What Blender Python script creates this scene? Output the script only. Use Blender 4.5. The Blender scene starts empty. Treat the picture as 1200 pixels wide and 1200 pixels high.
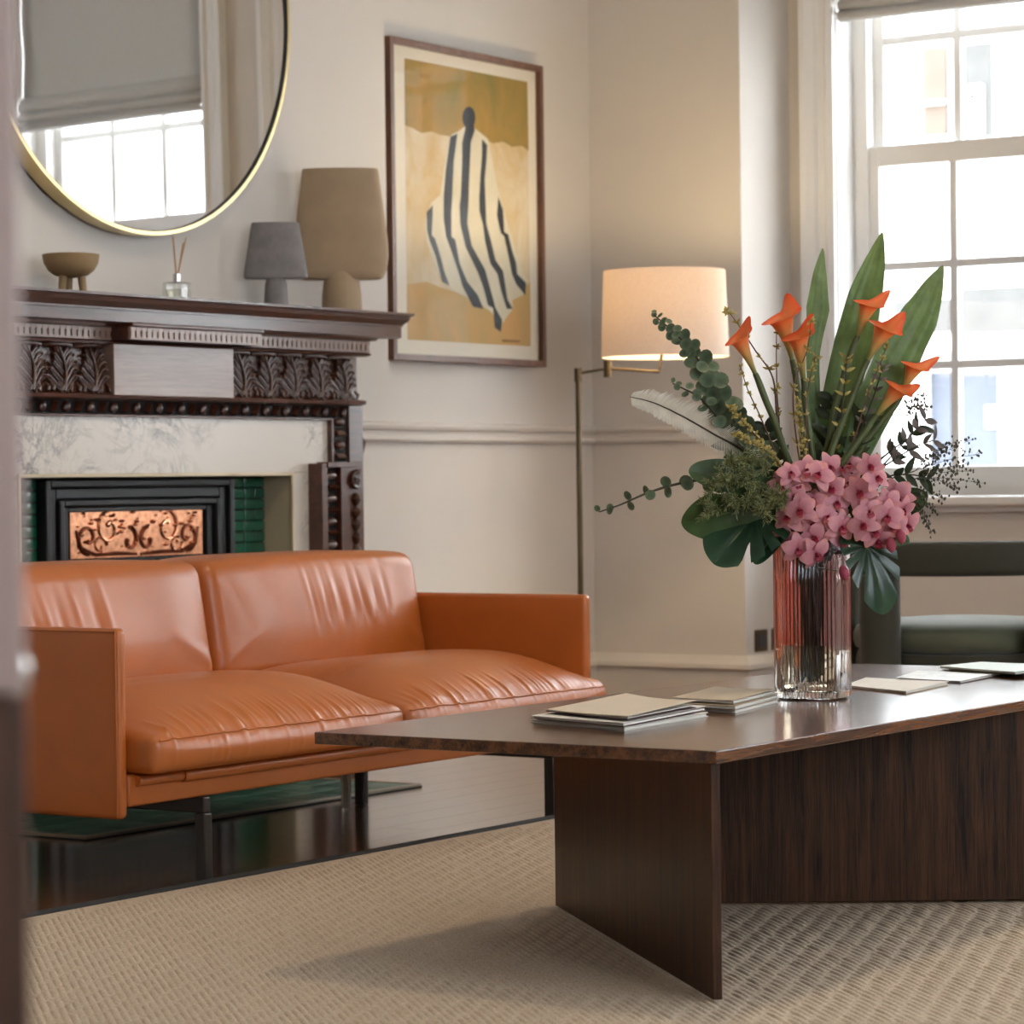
import bpy, bmesh, math, random
from mathutils import Vector, Matrix

# ------------------------------------------------------------------ camera, sky, exposure
F, YAW, PIT, ROL, CAMH = 3440.0, 0.590, 0.0107, -0.012, 0.80
def _cam_axes():
    cy, sy = math.cos(YAW), math.sin(YAW)
    M = Matrix(((sy, -cy, 0), (0, 0, -1), (cy, sy, 0)))
    cp, sp = math.cos(PIT), math.sin(PIT)
    P = Matrix(((1, 0, 0), (0, cp, -sp), (0, sp, cp)))
    cr, sr = math.cos(ROL), math.sin(ROL)
    Q = Matrix(((cr, -sr, 0), (sr, cr, 0), (0, 0, 1)))
    return Q @ P @ M
AX = _cam_axes()                       # rows: right, down, forward
RIGHT, DOWN, FWD = Vector(AX[0]), Vector(AX[1]), Vector(AX[2])
CAM = Vector((0, 0, CAMH))
scene = bpy.context.scene
cd = bpy.data.cameras.new('camera')
cam = bpy.data.objects.new('camera', cd)
scene.collection.objects.link(cam)
cd.sensor_width = 36.0
cd.lens = F / 1200.0 * 36.0
up, back = -DOWN, -FWD
cam.matrix_world = Matrix(((RIGHT.x, up.x, back.x, CAM.x), (RIGHT.y, up.y, back.y, CAM.y),
                           (RIGHT.z, up.z, back.z, CAM.z), (0, 0, 0, 1)))
cd.dof.use_dof = True
cd.dof.focus_distance = 5.35
cd.dof.aperture_fstop = 8.0
cd.clip_start = 0.05
scene.camera = cam

world = bpy.data.worlds.new('overcast_sky')
scene.world = world
world.use_nodes = True
bg = world.node_tree.nodes['Background']
bg.inputs[0].default_value = (0.84, 0.92, 1.0, 1)
bg.inputs[1].default_value = 8.0

vs = scene.view_settings
vs.view_transform = 'Standard'
vs.look = 'None'
vs.gamma = 1.0
vs.use_curve_mapping = False
vs.exposure = 1.05
scene.cycles.use_denoising = True
scene.cycles.max_bounces = 10
scene.cycles.diffuse_bounces = 6
scene.cycles.caustics_reflective = False
scene.cycles.caustics_refractive = False
scene.cycles.sample_clamp_indirect = 8.0
COL = scene.collection
R = random.Random(7)

# photo pixel -> place, used once to survey the room
def ray(x, y): return AX.transposed() @ Vector(((x - 600) / F, (y - 600) / F, 1.0))
def on_z(x, y, z): d = ray(x, y); return CAM + d * ((z - CAM.z) / d.z)
def on_y(x, y, Y): d = ray(x, y); return CAM + d * ((Y - CAM.y) / d.y)
def on_x(x, y, X): d = ray(x, y); return CAM + d * ((X - CAM.x) / d.x)
def at(x, y, D): return CAM + ray(x, y) * D

# ------------------------------------------------------------------ mesh helpers
ORI = {}
class MB:
    def __init__(self): self.v = []; self.f = []; self.t = []
    def add(self, vs, fs, ts=None):
        n = len(self.v)
        self.v += [tuple(p) for p in vs]
        self.f += [tuple(i + n for i in q) for q in fs]
        self.t += list(ts) if ts is not None else [0.0] * len(vs)
        return self
    def box(self, a, b):
        x0, y0, z0 = [min(a[i], b[i]) for i in range(3)]; x1, y1, z1 = [max(a[i], b[i]) for i in range(3)]
        return self.add([(x0,y0,z0),(x1,y0,z0),(x1,y1,z0),(x0,y1,z0),(x0,y0,z1),(x1,y0,z1),(x1,y1,z1),(x0,y1,z1)],
                        [(0,3,2,1),(4,5,6,7),(0,1,5,4),(1,2,6,5),(2,3,7,6),(3,0,4,7)])
    def prism(self, poly, fn, t0, t1):
        n = len(poly)
        vs = [fn(a, b, t0) for a, b in poly] + [fn(a, b, t1) for a, b in poly]
        fs = [tuple(range(n))[::-1], tuple(range(n, 2 * n))]
        fs += [(i, (i + 1) % n, n + (i + 1) % n, n + i) for i in range(n)]
        return self.add(vs, fs)
    def grid(self, fn, nu, nv, closeu=False, tfn=None):
        vs, ts, fs = [], [], []
        for j in range(nv + 1):
            for i in range(nu if closeu else nu + 1):
                u, w = i / nu, j / nv
                vs.append(fn(u, w)); ts.append(tfn(u, w) if tfn else w)
        m = nu if closeu else nu + 1
        for j in range(nv):
            for i in range(nu):
                a = j * m + i; b = j * m + (i + 1) % m
                fs.append((a, b, b + m, a + m))
        return self.add(vs, fs, ts)
    def tube(self, pts, rad, seg=8, cap=True):
        pts = [Vector(p) for p in pts]
        if not hasattr(rad, '__len__'): rad = [rad] * len(pts)
        vs, fs, ts = [], [], []
        n = None
        for k, p in enumerate(pts):
            t = (pts[min(k + 1, len(pts) - 1)] - pts[max(k - 1, 0)]).normalized()
            if n is None:
                n = t.orthogonal().normalized()
            n = (n - t * n.dot(t))
            n = n.normalized() if n.length > 1e-6 else t.orthogonal().normalized()
            b = t.cross(n)
            for i in range(seg):
                a = 2 * math.pi * i / seg
                vs.append(p + (n * math.cos(a) + b * math.sin(a)) * rad[k]); ts.append(k / max(1, len(pts) - 1))
        for k in range(len(pts) - 1):
            for i in range(seg):
                a = k * seg + i; b2 = k * seg + (i + 1) % seg
                fs.append((a, b2, b2 + seg, a + seg))
        if cap:
            fs.append(tuple(range(seg))[::-1]); fs.append(tuple((len(pts) - 1) * seg + i for i in range(seg)))
        return self.add(vs, fs, ts)
    def lathe(self, prof, c, seg=32, close=True, squash=None):
        vs, fs = [], []
        for r, z in prof:
            for i in range(seg):
                a = 2 * math.pi * i / seg
                k = squash(a) if squash else 1.0
                vs.append((c[0] + r * k * math.cos(a), c[1] + r * k * math.sin(a), c[2] + z))
        for k in range(len(prof) - 1):
            for i in range(seg):
                a = k * seg + i; b2 = k * seg + (i + 1) % seg
                fs.append((a, b2, b2 + seg, a + seg))
        if close:
            fs.append(tuple(range(seg))[::-1]); fs.append(tuple((len(prof) - 1) * seg + i for i in range(seg)))
        return self.add(vs, fs)
    def mesh(self, name, m, off=(0, 0, 0), smooth=True, angle=40, recalc=True):
        me = bpy.data.meshes.new(name)
        me.from_pydata([(p[0] - off[0], p[1] - off[1], p[2] - off[2]) for p in self.v], [], self.f)
        if recalc:
            b = bmesh.new(); b.from_mesh(me); bmesh.ops.recalc_face_normals(b, faces=b.faces); b.to_mesh(me); b.free()
        at_ = me.attributes.new('t', 'FLOAT', 'POINT'); at_.data.foreach_set('value', self.t)
        if smooth:
            me.shade_smooth(); me.set_sharp_from_angle(angle=math.radians(angle))
        if m: me.materials.append(m)
        return me
    def build(self, name, m, parent=None, smooth=True, angle=40, bevel=0, recalc=True, loc=None, subd=0, seg=2):
        off = Vector(ORI.get(parent, (0, 0, 0))) if parent else Vector(loc or (0, 0, 0))
        o = bpy.data.objects.new(name, self.mesh(name, m, off, smooth, angle, recalc))
        COL.objects.link(o)
        if parent: o.parent = parent; ORI[o] = tuple(off)
        else: o.location = off; ORI[o] = tuple(off)
        if bevel:
            md = o.modifiers.new('bevel', 'BEVEL'); md.width = bevel; md.segments = seg; md.limit_method = 'ANGLE'; md.angle_limit = math.radians(40)
        if subd:
            md = o.modifiers.new('sub', 'SUBSURF'); md.levels = subd; md.render_levels = subd
        return o
def link(name, me, parent, loc, rot=None, scale=None):
    o = bpy.data.objects.new(name, me); COL.objects.link(o)
    o.parent = parent
    off = Vector(ORI.get(parent, (0, 0, 0))) if parent else Vector((0, 0, 0))
    T = Matrix.Translation(Vector(loc) - off)
    if rot is not None: T = T @ (rot.to_4x4() if hasattr(rot, 'to_4x4') else rot)
    if scale is not None: T = T @ Matrix.Diagonal((*scale, 1))
    o.matrix_local = T
    return o
def tag(o, label, cat, group=None):
    o['label'] = label; o['category'] = cat
    if group: o['group'] = group
    return o
def thing(name, label, cat, loc, group=None):
    o = bpy.data.objects.new(name, None); COL.objects.link(o); o.location = loc; o.empty_display_size = 0.05
    ORI[o] = tuple(loc)
    return tag(o, label, cat, group)
def struct(o, label=None):
    o['kind'] = 'structure'
    if label: o['label'] = label
    return o
def rbox(a, b, n, r, fn=None):
    """a rounded box whose faces are gridded, then bent by fn(p, unit) -> p"""
    a, b = Vector(a), Vector(b); c = (a + b) / 2; h = (b - a) / 2
    def ticks(hh, k):
        e = [-hh, -hh + r * .12, -hh + r * .35, -hh + r * .65, -hh + r]
        mid = [-hh + r + (2 * hh - 2 * r) * i / k for i in range(1, k)]
        return e + mid + [-x for x in e[::-1]]
    T = [ticks(h[i], n[i]) for i in range(3)]
    verts, faces, idx = [], [], {}
    def vid(i, j, k):
        key = (i, j, k)
        if key not in idx:
            p = Vector((T[0][i], T[1][j], T[2][k]))
            q = Vector([max(-h[m] + r, min(h[m] - r, p[m])) for m in range(3)])
            d = p - q
            if d.length > 1e-9: p = q + d.normalized() * r
            un = Vector([p[m] / h[m] for m in range(3)])
            w = p + c
            if fn: w = fn(w, un)
            idx[key] = len(verts); verts.append(tuple(w))
        return idx[key]
    L = [len(t) - 1 for t in T]
    for ax in range(3):
        u, v = (ax + 1) % 3, (ax + 2) % 3
        for side in (0, L[ax]):
            for i in range(L[u]):
                for j in range(L[v]):
                    q = []
                    for di, dj in ((0, 0), (1, 0), (1, 1), (0, 1)):
                        k = [0, 0, 0]; k[ax] = side; k[u] = i + di; k[v] = j + dj; q.append(vid(*k))
                    faces.append(tuple(q if side else q[::-1]))
    m = MB(); m.add(verts, faces); return m

# ------------------------------------------------------------------ materials
def srgb(r, g, b):
    f = lambda c: c / 12.92 if c <= 0.04045 else ((c + 0.055) / 1.055) ** 2.4
    return (f(r / 255), f(g / 255), f(b / 255), 1)
def newmat(name):
    m = bpy.data.materials.new(name); m.use_nodes = True
    nt = m.node_tree
    return m, nt, nt.nodes['Principled BSDF'], nt.nodes['Material Output']
def coords(nt, scale=(1, 1, 1), rot=(0, 0, 0), kind='Object'):
    tc = nt.nodes.new('ShaderNodeTexCoord'); mp = nt.nodes.new('ShaderNodeMapping')
    mp.inputs['Scale'].default_value = scale; mp.inputs['Rotation'].default_value = rot
    nt.links.new(tc.outputs[kind], mp.inputs['Vector']); return mp.outputs[0]
def noise(nt, vec, scale, detail=4, rough=.55, dist=0):
    n = nt.nodes.new('ShaderNodeTexNoise'); n.inputs['Scale'].default_value = scale; n.inputs['Detail'].default_value = detail
    n.inputs['Roughness'].default_value = rough; n.inputs['Distortion'].default_value = dist
    if vec is not None: nt.links.new(vec, n.inputs['Vector'])
    return n.outputs['Fac']
def ramp(nt, fac, stops):
    r = nt.nodes.new('ShaderNodeValToRGB')
    while len(r.color_ramp.elements) < len(stops): r.color_ramp.elements.new(.5)
    for e, (p, c) in zip(r.color_ramp.elements, stops): e.position = p; e.color = c
    nt.links.new(fac, r.inputs[0]); return r.outputs[0]
def bump(nt, bs, h, strength=.3, dist=.002):
    b = nt.nodes.new('ShaderNodeBump'); b.inputs['Strength'].default_value = strength; b.inputs['Distance'].default_value = dist
    nt.links.new(h, b.inputs['Height']); nt.links.new(b.outputs[0], bs.inputs['Normal'])
def mul(c, k): return (min(1, c[0] * k), min(1, c[1] * k), min(1, c[2] * k), 1)
def mat(name, col, rough=.5, metal=0, var=.12, vscale=6, bscale=0, bstr=.2, bdist=.001, spec=.5, coat=0, sheen=0, scale=(1, 1, 1), trans=0, sss=0):
    m, nt, bs, out = newmat(name)
    v = coords(nt, scale)
    n = noise(nt, v, vscale)
    c = ramp(nt, n, [(.3, mul(col, 1 - var)), (.7, mul(col, 1 + var))])
    nt.links.new(c, bs.inputs['Base Color'])
    bs.inputs['Roughness'].default_value = rough; bs.inputs['Metallic'].default_value = metal
    bs.inputs['Specular IOR Level'].default_value = spec
    bs.inputs['Coat Weight'].default_value = coat; bs.inputs['Coat Roughness'].default_value = .12
    bs.inputs['Sheen Weight'].default_value = sheen
    bs.inputs['Transmission Weight'].default_value = trans
    if bscale: bump(nt, bs, noise(nt, v, bscale, 3), bstr, bdist)
    return m
def wood(name, dark, light, axis=0, scale=1.0, rough=.35, coat=0.0, bstr=.15, stretch=14, spec=.5, con=.16):
    m, nt, bs, out = newmat(name)
    sc = [stretch, stretch, stretch]; sc[axis] = 1.0
    v = coords(nt, tuple(s * scale for s in sc))
    n1 = noise(nt, v, 2.2, 6, .6, .6); n2 = noise(nt, v, 9, 4, .6, 1.2)
    mx = nt.nodes.new('ShaderNodeMix'); mx.inputs[0].default_value = .45
    nt.links.new(n1, mx.inputs[2]); nt.links.new(n2, mx.inputs[3])
    mid = tuple((dark[i] + light[i]) / 2 for i in range(3)) + (1,)
    c = ramp(nt, mx.outputs[0], [(.5 - con, dark), (.5, mid), (.5 + con, light)])
    nt.links.new(c, bs.inputs['Base Color'])
    bs.inputs['Roughness'].default_value = rough; bs.inputs['Coat Weight'].default_value = coat; bs.inputs['Coat Roughness'].default_value = .15
    bs.inputs['Specular IOR Level'].default_value = spec
    bump(nt, bs, n2, bstr, .0006)
    return m
def attr_mat(name, stops, rough=.5, var=.15, vscale=60, trans=.0, spec=.4, stripe=None):
    """colour that runs along a leaf or petal (attribute t: 0 at its base, 1 at its end)"""
    m, nt, bs, out = newmat(name)
    a = nt.nodes.new('ShaderNodeAttribute'); a.attribute_name = 't'
    c = ramp(nt, a.outputs['Fac'], stops)
    n = noise(nt, coords(nt), vscale, 3)
    h = nt.nodes.new('ShaderNodeHueSaturation')
    mr = nt.nodes.new('ShaderNodeMapRange'); mr.inputs[1].default_value = .3; mr.inputs[2].default_value = .7
    mr.inputs[3].default_value = 1 - var; mr.inputs[4].default_value = 1 + var
    nt.links.new(n, mr.inputs[0]); nt.links.new(mr.outputs[0], h.inputs['Value']); nt.links.new(c, h.inputs['Color'])
    nt.links.new(h.outputs[0], bs.inputs['Base Color'])
    bs.inputs['Roughness'].default_value = rough; bs.inputs['Specular IOR Level'].default_value = spec
    if trans:
        tr = nt.nodes.new('ShaderNodeBsdfTranslucent'); nt.links.new(h.outputs[0], tr.inputs[0])
        ms = nt.nodes.new('ShaderNodeMixShader'); ms.inputs[0].default_value = trans
        nt.links.new(bs.outputs[0], ms.inputs[1]); nt.links.new(tr.outputs[0], ms.inputs[2]); nt.links.new(ms.outputs[0], out.inputs[0])
    return m
def pane_mat(name, tint=(1, 1, 1, 1), refl=1.0, ior=1.45):
    m, nt, bs, out = newmat(name)
    tr = nt.nodes.new('ShaderNodeBsdfTransparent'); tr.inputs[0].default_value = tint
    gl = nt.nodes.new('ShaderNodeBsdfGlossy'); gl.inputs['Roughness'].default_value = .02
    lw = nt.nodes.new('ShaderNodeLayerWeight'); lw.inputs[0].default_value = .5
    pw = nt.nodes.new('ShaderNodeMath'); pw.operation = 'POWER'; pw.inputs[1].default_value = 5; nt.links.new(lw.outputs['Facing'], pw.inputs[0])
    k = nt.nodes.new('ShaderNodeMath'); k.operation = 'MULTIPLY_ADD'; k.inputs[1].default_value = .9 * refl; k.inputs[2].default_value = .04 * refl
    nt.links.new(pw.outputs[0], k.inputs[0])
    ms = nt.nodes.new('ShaderNodeMixShader'); nt.links.new(k.outputs[0], ms.inputs[0])
    nt.links.new(tr.outputs[0], ms.inputs[1]); nt.links.new(gl.outputs[0], ms.inputs[2]); nt.links.new(ms.outputs[0], out.inputs[0])
    return m
def marble(name, base, vein):
    m, nt, bs, out = newmat(name)
    v = coords(nt, (1, 1, 1), (.3, .2, .5))
    n1 = noise(nt, v, 4.2, 6, .62, 1.6); n2 = noise(nt, v, 14, 5, .6, 1.0); n3 = noise(nt, v, 2.2, 3)
    def ab(n, w):
        s = nt.nodes.new('ShaderNodeMath'); s.operation = 'SUBTRACT'; s.inputs[1].default_value = .5; nt.links.new(n, s.inputs[0])
        a = nt.nodes.new('ShaderNodeMath'); a.operation = 'ABSOLUTE'; nt.links.new(s.outputs[0], a.inputs[0])
        return ramp(nt, a.outputs[0], [(0, (1, 1, 1, 1)), (w, (0, 0, 0, 1))])
    a1, a2 = ab(n1, .045), ab(n2, .04)
    msk = ramp(nt, n3, [(.44, (0, 0, 0, 1)), (.6, (1, 1, 1, 1))])
    ad = nt.nodes.new('ShaderNodeMix'); ad.data_type = 'RGBA'; ad.blend_type = 'ADD'; ad.inputs[0].default_value = .55
    nt.links.new(a1, ad.inputs[6]); nt.links.new(a2, ad.inputs[7])
    mm = nt.nodes.new('ShaderNodeMix'); mm.data_type = 'RGBA'; mm.blend_type = 'MULTIPLY'; mm.inputs[0].default_value = 1
    nt.links.new(ad.outputs[2], mm.inputs[6]); nt.links.new(msk, mm.inputs[7])
    mix = nt.nodes.new('ShaderNodeMix'); mix.data_type = 'RGBA'
    nt.links.new(mm.outputs[2], mix.inputs[0]); mix.inputs[6].default_value = base; mix.inputs[7].default_value = vein
    nt.links.new(mix.outputs[2], bs.inputs['Base Color'])
    bs.inputs['Roughness'].default_value = .25
    return m
M_ = {}
M_['wall'] = mat('wall_paint', srgb(207, 200, 192), .75, var=.02, vscale=3, bscale=120, bstr=.05)
M_['white'] = mat('white_gloss_paint', srgb(226, 224, 221), .35, var=.02)
M_['ceiling'] = mat('ceiling_paint', srgb(235, 232, 226), .8, var=.02)
M_['floor'] = wood('dark_floorboard', srgb(80, 50, 29), srgb(132, 88, 54), 0, 1.0, .22, 1.0, .02, 14, .5)
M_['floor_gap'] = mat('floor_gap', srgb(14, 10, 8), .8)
M_['mahogany'] = wood('mahogany', srgb(48, 24, 16), srgb(92, 50, 34), 0, 1.0, .3, .5, .1)
M_['mahogany_carved'] = mat('mahogany_carved', srgb(62, 32, 20), .28, var=.35, vscale=30, coat=.5, bscale=60, bstr=.25)
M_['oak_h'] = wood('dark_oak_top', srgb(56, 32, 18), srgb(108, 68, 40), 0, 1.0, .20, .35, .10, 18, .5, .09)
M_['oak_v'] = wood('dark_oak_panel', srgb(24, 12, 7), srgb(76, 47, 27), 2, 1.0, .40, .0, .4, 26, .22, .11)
M_['leather'] = mat('tan_leather', srgb(176, 96, 38), .40, var=.06, vscale=9, bscale=420, bstr=.10, bdist=.0008, coat=.18)
M_['black_metal'] = mat('black_metal', srgb(58, 54, 50), .4, metal=.3)
M_['marble'] = marble('veined_marble', srgb(206, 198, 188), srgb(104, 100, 100))
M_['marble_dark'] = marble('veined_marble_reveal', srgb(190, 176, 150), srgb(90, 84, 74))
M_['tile'] = mat('green_glazed_tile', srgb(22, 82, 62), .12, var=.45, vscale=14, coat=.6)
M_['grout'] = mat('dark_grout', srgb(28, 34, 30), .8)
M_['iron'] = mat('black_iron', srgb(34, 33, 34), .38, metal=.4, bscale=90, bstr=.1)
M_['copper'] = mat('copper', srgb(228, 160, 124), .24, metal=1.0, var=.35, vscale=70)
M_['gold'] = mat('brushed_brass', srgb(212, 190, 140), .3, metal=1.0, var=.05)
M_['bronze'] = mat('aged_brass', srgb(92, 78, 56), .4, metal=.8, var=.1)
M_['mirror'] = mat('mirror_silver', (.93, .93, .93, 1), .0, metal=1.0, var=0)
M_['frame_wood'] = wood('brown_frame', srgb(84, 54, 40), srgb(124, 86, 66), 2, 1.0, .4)
M_['glass'] = pane_mat('window_glass')
M_['picture_glass'] = pane_mat('picture_glass', (1, 1, 1, 1), .06, 1.30)
M_['blind'] = None
M_['velvet'] = mat('dark_green_velvet', srgb(44, 43, 30), .8, var=.15, vscale=14, sheen=.15, bscale=200, bstr=.1)
M_['velvet_seat'] = mat('green_velvet_seat', srgb(78, 82, 62), .75, var=.12, vscale=14, sheen=.3, bscale=200, bstr=.1)
M_['paper'] = mat('white_paper', srgb(228, 224, 216), .7, var=.02)
M_['cover'] = mat('cream_cover', srgb(212, 198, 178), .6, var=.03)

M_['blind'] = attr_mat('grey_linen_blind', [(0, srgb(196, 195, 192)), (1, srgb(196, 195, 192))], .9, .05, 200, .15)

# ------------------------------------------------------------------ the room
YB, YW = 5.10, 5.15              # chimney breast face, alcove wall face
XL, XW, YR = 8.174, 8.50, 4.583  # lamp wall, window wall, reveal between them
X0, Y0, ZC = -1.6, -2.6, 3.45
BX = on_y(456, 500, YB).x        # right edge of the chimney breast
FC = 5.833                       # centre of the fireplace

floor = struct(MB().box((X0, Y0, -.06), (9.0, 5.4, -.018)).build('floor', M_['floor_gap'], smooth=False))
BW = .118
boardmesh = {}
for row in range(int((5.16 - 3.2) / BW) + 1):
    y = 3.2 + row * BW
    x = 2.2 + (row * .613) % 1.3 - 1.2
    while x < 8.5:
        ln = (1.5, 1.9, 2.3)[(row * 7 + int(x * 3)) % 3]
        if ln not in boardmesh:
            boardmesh[ln] = MB().box((0, 0, -.018), (ln - .0012, BW - .0012, 0)).mesh('floorboard', M_['floor'], smooth=False)
        if x + ln > 2.2: link('floorboard', boardmesh[ln], floor, (x, y, 0))
        x += ln
MB().box((X0, Y0, -.018), (9.0, 3.2, -.001)).build('subfloor', M_['floor'], floor, smooth=False)
struct(MB().box((X0 - .2, Y0 - .2, ZC), (9.0, 5.4, ZC + .1)).build('ceiling', M_['ceiling'], smooth=False))
OX0, OX1, OZ = FC - .547, FC + .547, .83      # fireplace opening
wb = MB()
wb.box((X0, YW, 0), (XL + .6, YW + .25, ZC))
struct(wb.build('wall_back', M_['wall'], smooth=False))
cb = MB()
cb.box((2 * FC - BX, YB, OZ), (BX, YW + .0, ZC)); cb.box((2 * FC - BX, YB, 0), (OX0 - .02, YW, OZ)); cb.box((OX1 + .02, YB, 0), (BX, YW, OZ))
struct(cb.build('wall_chimney_breast', M_['wall'], smooth=False))
struct(MB().box((XL, YR, 0), (XW + .4, YW, ZC)).build('wall_lamp_side', M_['wall'], smooth=False))
struct(MB().box((X0 - .2, Y0, 0), (X0, YW, ZC)).build('wall_left', M_['wall'], smooth=False))

def wall_run(name, mp, u0, u1, holes, thick):
    m = MB()
    def bx(a, b, z0, z1):
        m.prism([(a, z0), (b, z0), (b, z1), (a, z1)], lambda p, q, t: mp(p, t, q), 0, thick)
    u = u0
    for a, b, z0, z1 in sorted(holes):
        bx(u, a, 0, ZC); bx(a, b, 0, z0); bx(a, b, z1, ZC); u = b
    bx(u, u1, 0, ZC)
    return struct(m.build(name, M_['wall'], smooth=False))
def portal(c, w, h, nrm):
    l = bpy.data.lights.new('daylight_portal', 'AREA'); l.shape = 'RECTANGLE'; l.size = w; l.size_y = h
    l.cycles.is_portal = True
    o = bpy.data.objects.new('daylight_portal', l); COL.objects.link(o)
    n = Vector(nrm); zx = -n; yy = Vector((0, 0, 1)); xx = yy.cross(zx)
    o.matrix_world = Matrix(((xx.x, yy.x, zx.x, c[0]), (xx.y, yy.y, zx.y, c[1]), (xx.z, yy.z, zx.z, c[2]), (0, 0, 0, 1)))
WZ0, WZ1 = .735, 2.92
def sash_window(n, mp, u0, u1, blind, label):
    """timber sash: architrave, jamb, two sashes of glazing bars and panes, sill, roman blind; mp(u, depth, z)"""
    w = bpy.data.objects.new('window_%d' % n, None); COL.objects.link(w); ORI[w] = (0, 0, 0); struct(w, label)
    def pb(m, a, b, d0, d1, z0, z1):
        m.prism([(a, z0), (b, z0), (b, z1), (a, z1)], lambda p, q, t: mp(p, t, q), d0, d1); return m
    aw = .11
    for a, s in ((u0, -1), (u1, 1)):
        m = MB()
        e = a + s * aw
        prof = [(a, .0), (a, -.022), (a + s * .02, -.03), (a + s * .03, -.018), (a + s * .055, -.018), (a + s * .065, -.032), (a + s * .09, -.045), (e, -.045), (e, 0)]
        m.prism(prof, lambda p, q, t: mp(p, q, t), WZ0, WZ1 + .11)
        m.build('architrave', M_['white'], w, angle=20)
        jb = MB(); pb(jb, a - s * .004, a + s * .0, 0, .113, WZ0, WZ1); jb.build('jamb', M_['white'], w, smooth=False)
        jb = MB(); pb(jb, a - s * .055, a, .113, .25, WZ0, WZ1); jb.build('sash_box', M_['white'], w, smooth=False)
    pb(MB(), u0 - aw, u1 + aw, -.045, 0, WZ1, WZ1 + .13).build('architrave_head', M_['white'], w, smooth=False, bevel=.008)
    pb(MB(), u0, u1, 0, .25, WZ1 - .004, WZ1).build('head_jamb', M_['white'], w, smooth=False)
    pb(MB(), u0 - .16, u1 + .16, -.07, .12, WZ0 - .03, WZ0).build('window_sill', M_['white'], w, smooth=False, bevel=.006)
    pb(MB(), u0 - .13, u1 + .13, -.025, 0, WZ0 - .05, WZ0 - .03).build('apron', M_['white'], w, smooth=False)
    g0, g1 = u0 + .09, u1 - .09
    zm = 1.835
    for (d, za, zb, rb, rt) in ((.125, WZ0, zm + .04, .095, .068), (.165, zm - .025, WZ1 + .06, .065, .07)):
        s = pb(pb(MB(), u0 + .05, g0, d, d + .04, za, zb), g1, u1 - .05, d, d + .04, za, zb)
        pb(pb(s, g0, g1, d, d + .04, za, za + rb), g0, g1, d, d + .04, zb - rt, zb)
        sash = s.build('sash', M_['white'], w, smooth=False, bevel=.004)
        ga, gb = za + rb, zb - rt
        for k in (1, 2):
            uu = g0 + (g1 - g0) * k / 3
            pb(MB(), uu - .013, uu + .013, d + .004, d + .036, ga, gb).build('glazing_bar', M_['white'], sash, smooth=False)
            zz = ga + (gb - ga) * k / 3
            pb(MB(), g0, g1, d + .006, d + .034, zz - .013, zz + .013).build('glazing_bar', M_['white'], sash, smooth=False)
        for i in range(3):
            for j in range(3):
                a, b = g0 + (g1 - g0) * i / 3, g0 + (g1 - g0) * (i + 1) / 3
                c, e = ga + (gb - ga) * j / 3, ga + (gb - ga) * (j + 1) / 3
                pb(MB(), a + .009, b - .009, d + .019, d + .0195, c + .009, e - .009).build('pane', M_['glass'], sash, smooth=False)
    if blind:
        zb = blind
        prof = []
        # flat linen falling from the head, gathered in three soft folds at the foot
        for k in range(12): prof.append((.045 + .004 * math.sin(k), WZ1 - .01 - (WZ1 - .01 - zb - .13) * k / 11))
        prof += [(.040, zb + .125), (.018, zb + .112), (.004, zb + .09), (.006, zb + .072), (.024, zb + .062), (.034, zb + .060), (.012, zb + .058), (-.004, zb + .044), (-.002, zb + .030), (.018, zb + .022), (.030, zb + .021), (.008, zb + .019), (-.010, zb + .008), (-.006, zb - .004), (.016, zb - .010), (.040, zb - .006)]
        bl = thing('roman_blind', label.replace('white sash window', 'grey linen roman blind half drawn on the window'), 'blind', mp((u0 + u1) / 2, .04, zb))
        m = MB()
        m.grid(lambda u, v: mp(u0 + .012 + (u1 - u0 - .024) * u, prof[min(len(prof) - 1, int(round(v * (len(prof) - 1))))][0], prof[min(len(prof) - 1, int(round(v * (len(prof) - 1))))][1]), 8, len(prof) - 1)
        o = m.build('fabric', M_['blind'], bl, angle=80)
        md = o.modifiers.new('thick', 'SOLIDIFY'); md.thickness = .004
        pb(MB(), u0 + .012, u1 - .012, .03, .07, WZ1 - .03, WZ1 - .006).build('headrail', M_['white'], bl, smooth=False)
    portal(mp((u0 + u1) / 2, .30, (WZ0 + WZ1) / 2), u1 - u0, WZ1 - WZ0, Vector(mp(0, -1, 0)) - Vector(mp(0, 0, 0)))
    return w
mpE = lambda u, d, z: (XW + d, u, z)
wins = [(3.449, 4.411), (2.09, 3.052), (.59, 1.552), (-.84, .122), (-2.27, -1.308)]
wall_run('wall_right', mpE, Y0, YR, [(a, b, WZ0, WZ1) for a, b in wins], .25)
labs = ['white sash window behind the flowers and the green armchair', 'white sash window that shows in the round mirror', 'white sash window third along from the fireplace', 'white sash window fourth along from the fireplace', 'white sash window last along the window wall']
for i, (a, b) in enumerate(wins): sash_window(i + 1, mpE, a, b, (2.285, 2.25)[i] if i < 2 else None, labs[i])
mpS = lambda u, d, z: (u, Y0 - d, z)
fill_wins = [(.6, 1.9), (3.0, 4.3)]  # windows added behind the camera to give frontal fill light
wall_run('wall_front', mpS, X0, XW + .25, [(a, b, WZ0, WZ1) for a, b in fill_wins], .25)
for i, (a, b) in enumerate(fill_wins): sash_window(i + 6, mpS, a, b, None, 'white sash window in the wall facing the fireplace')

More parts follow.
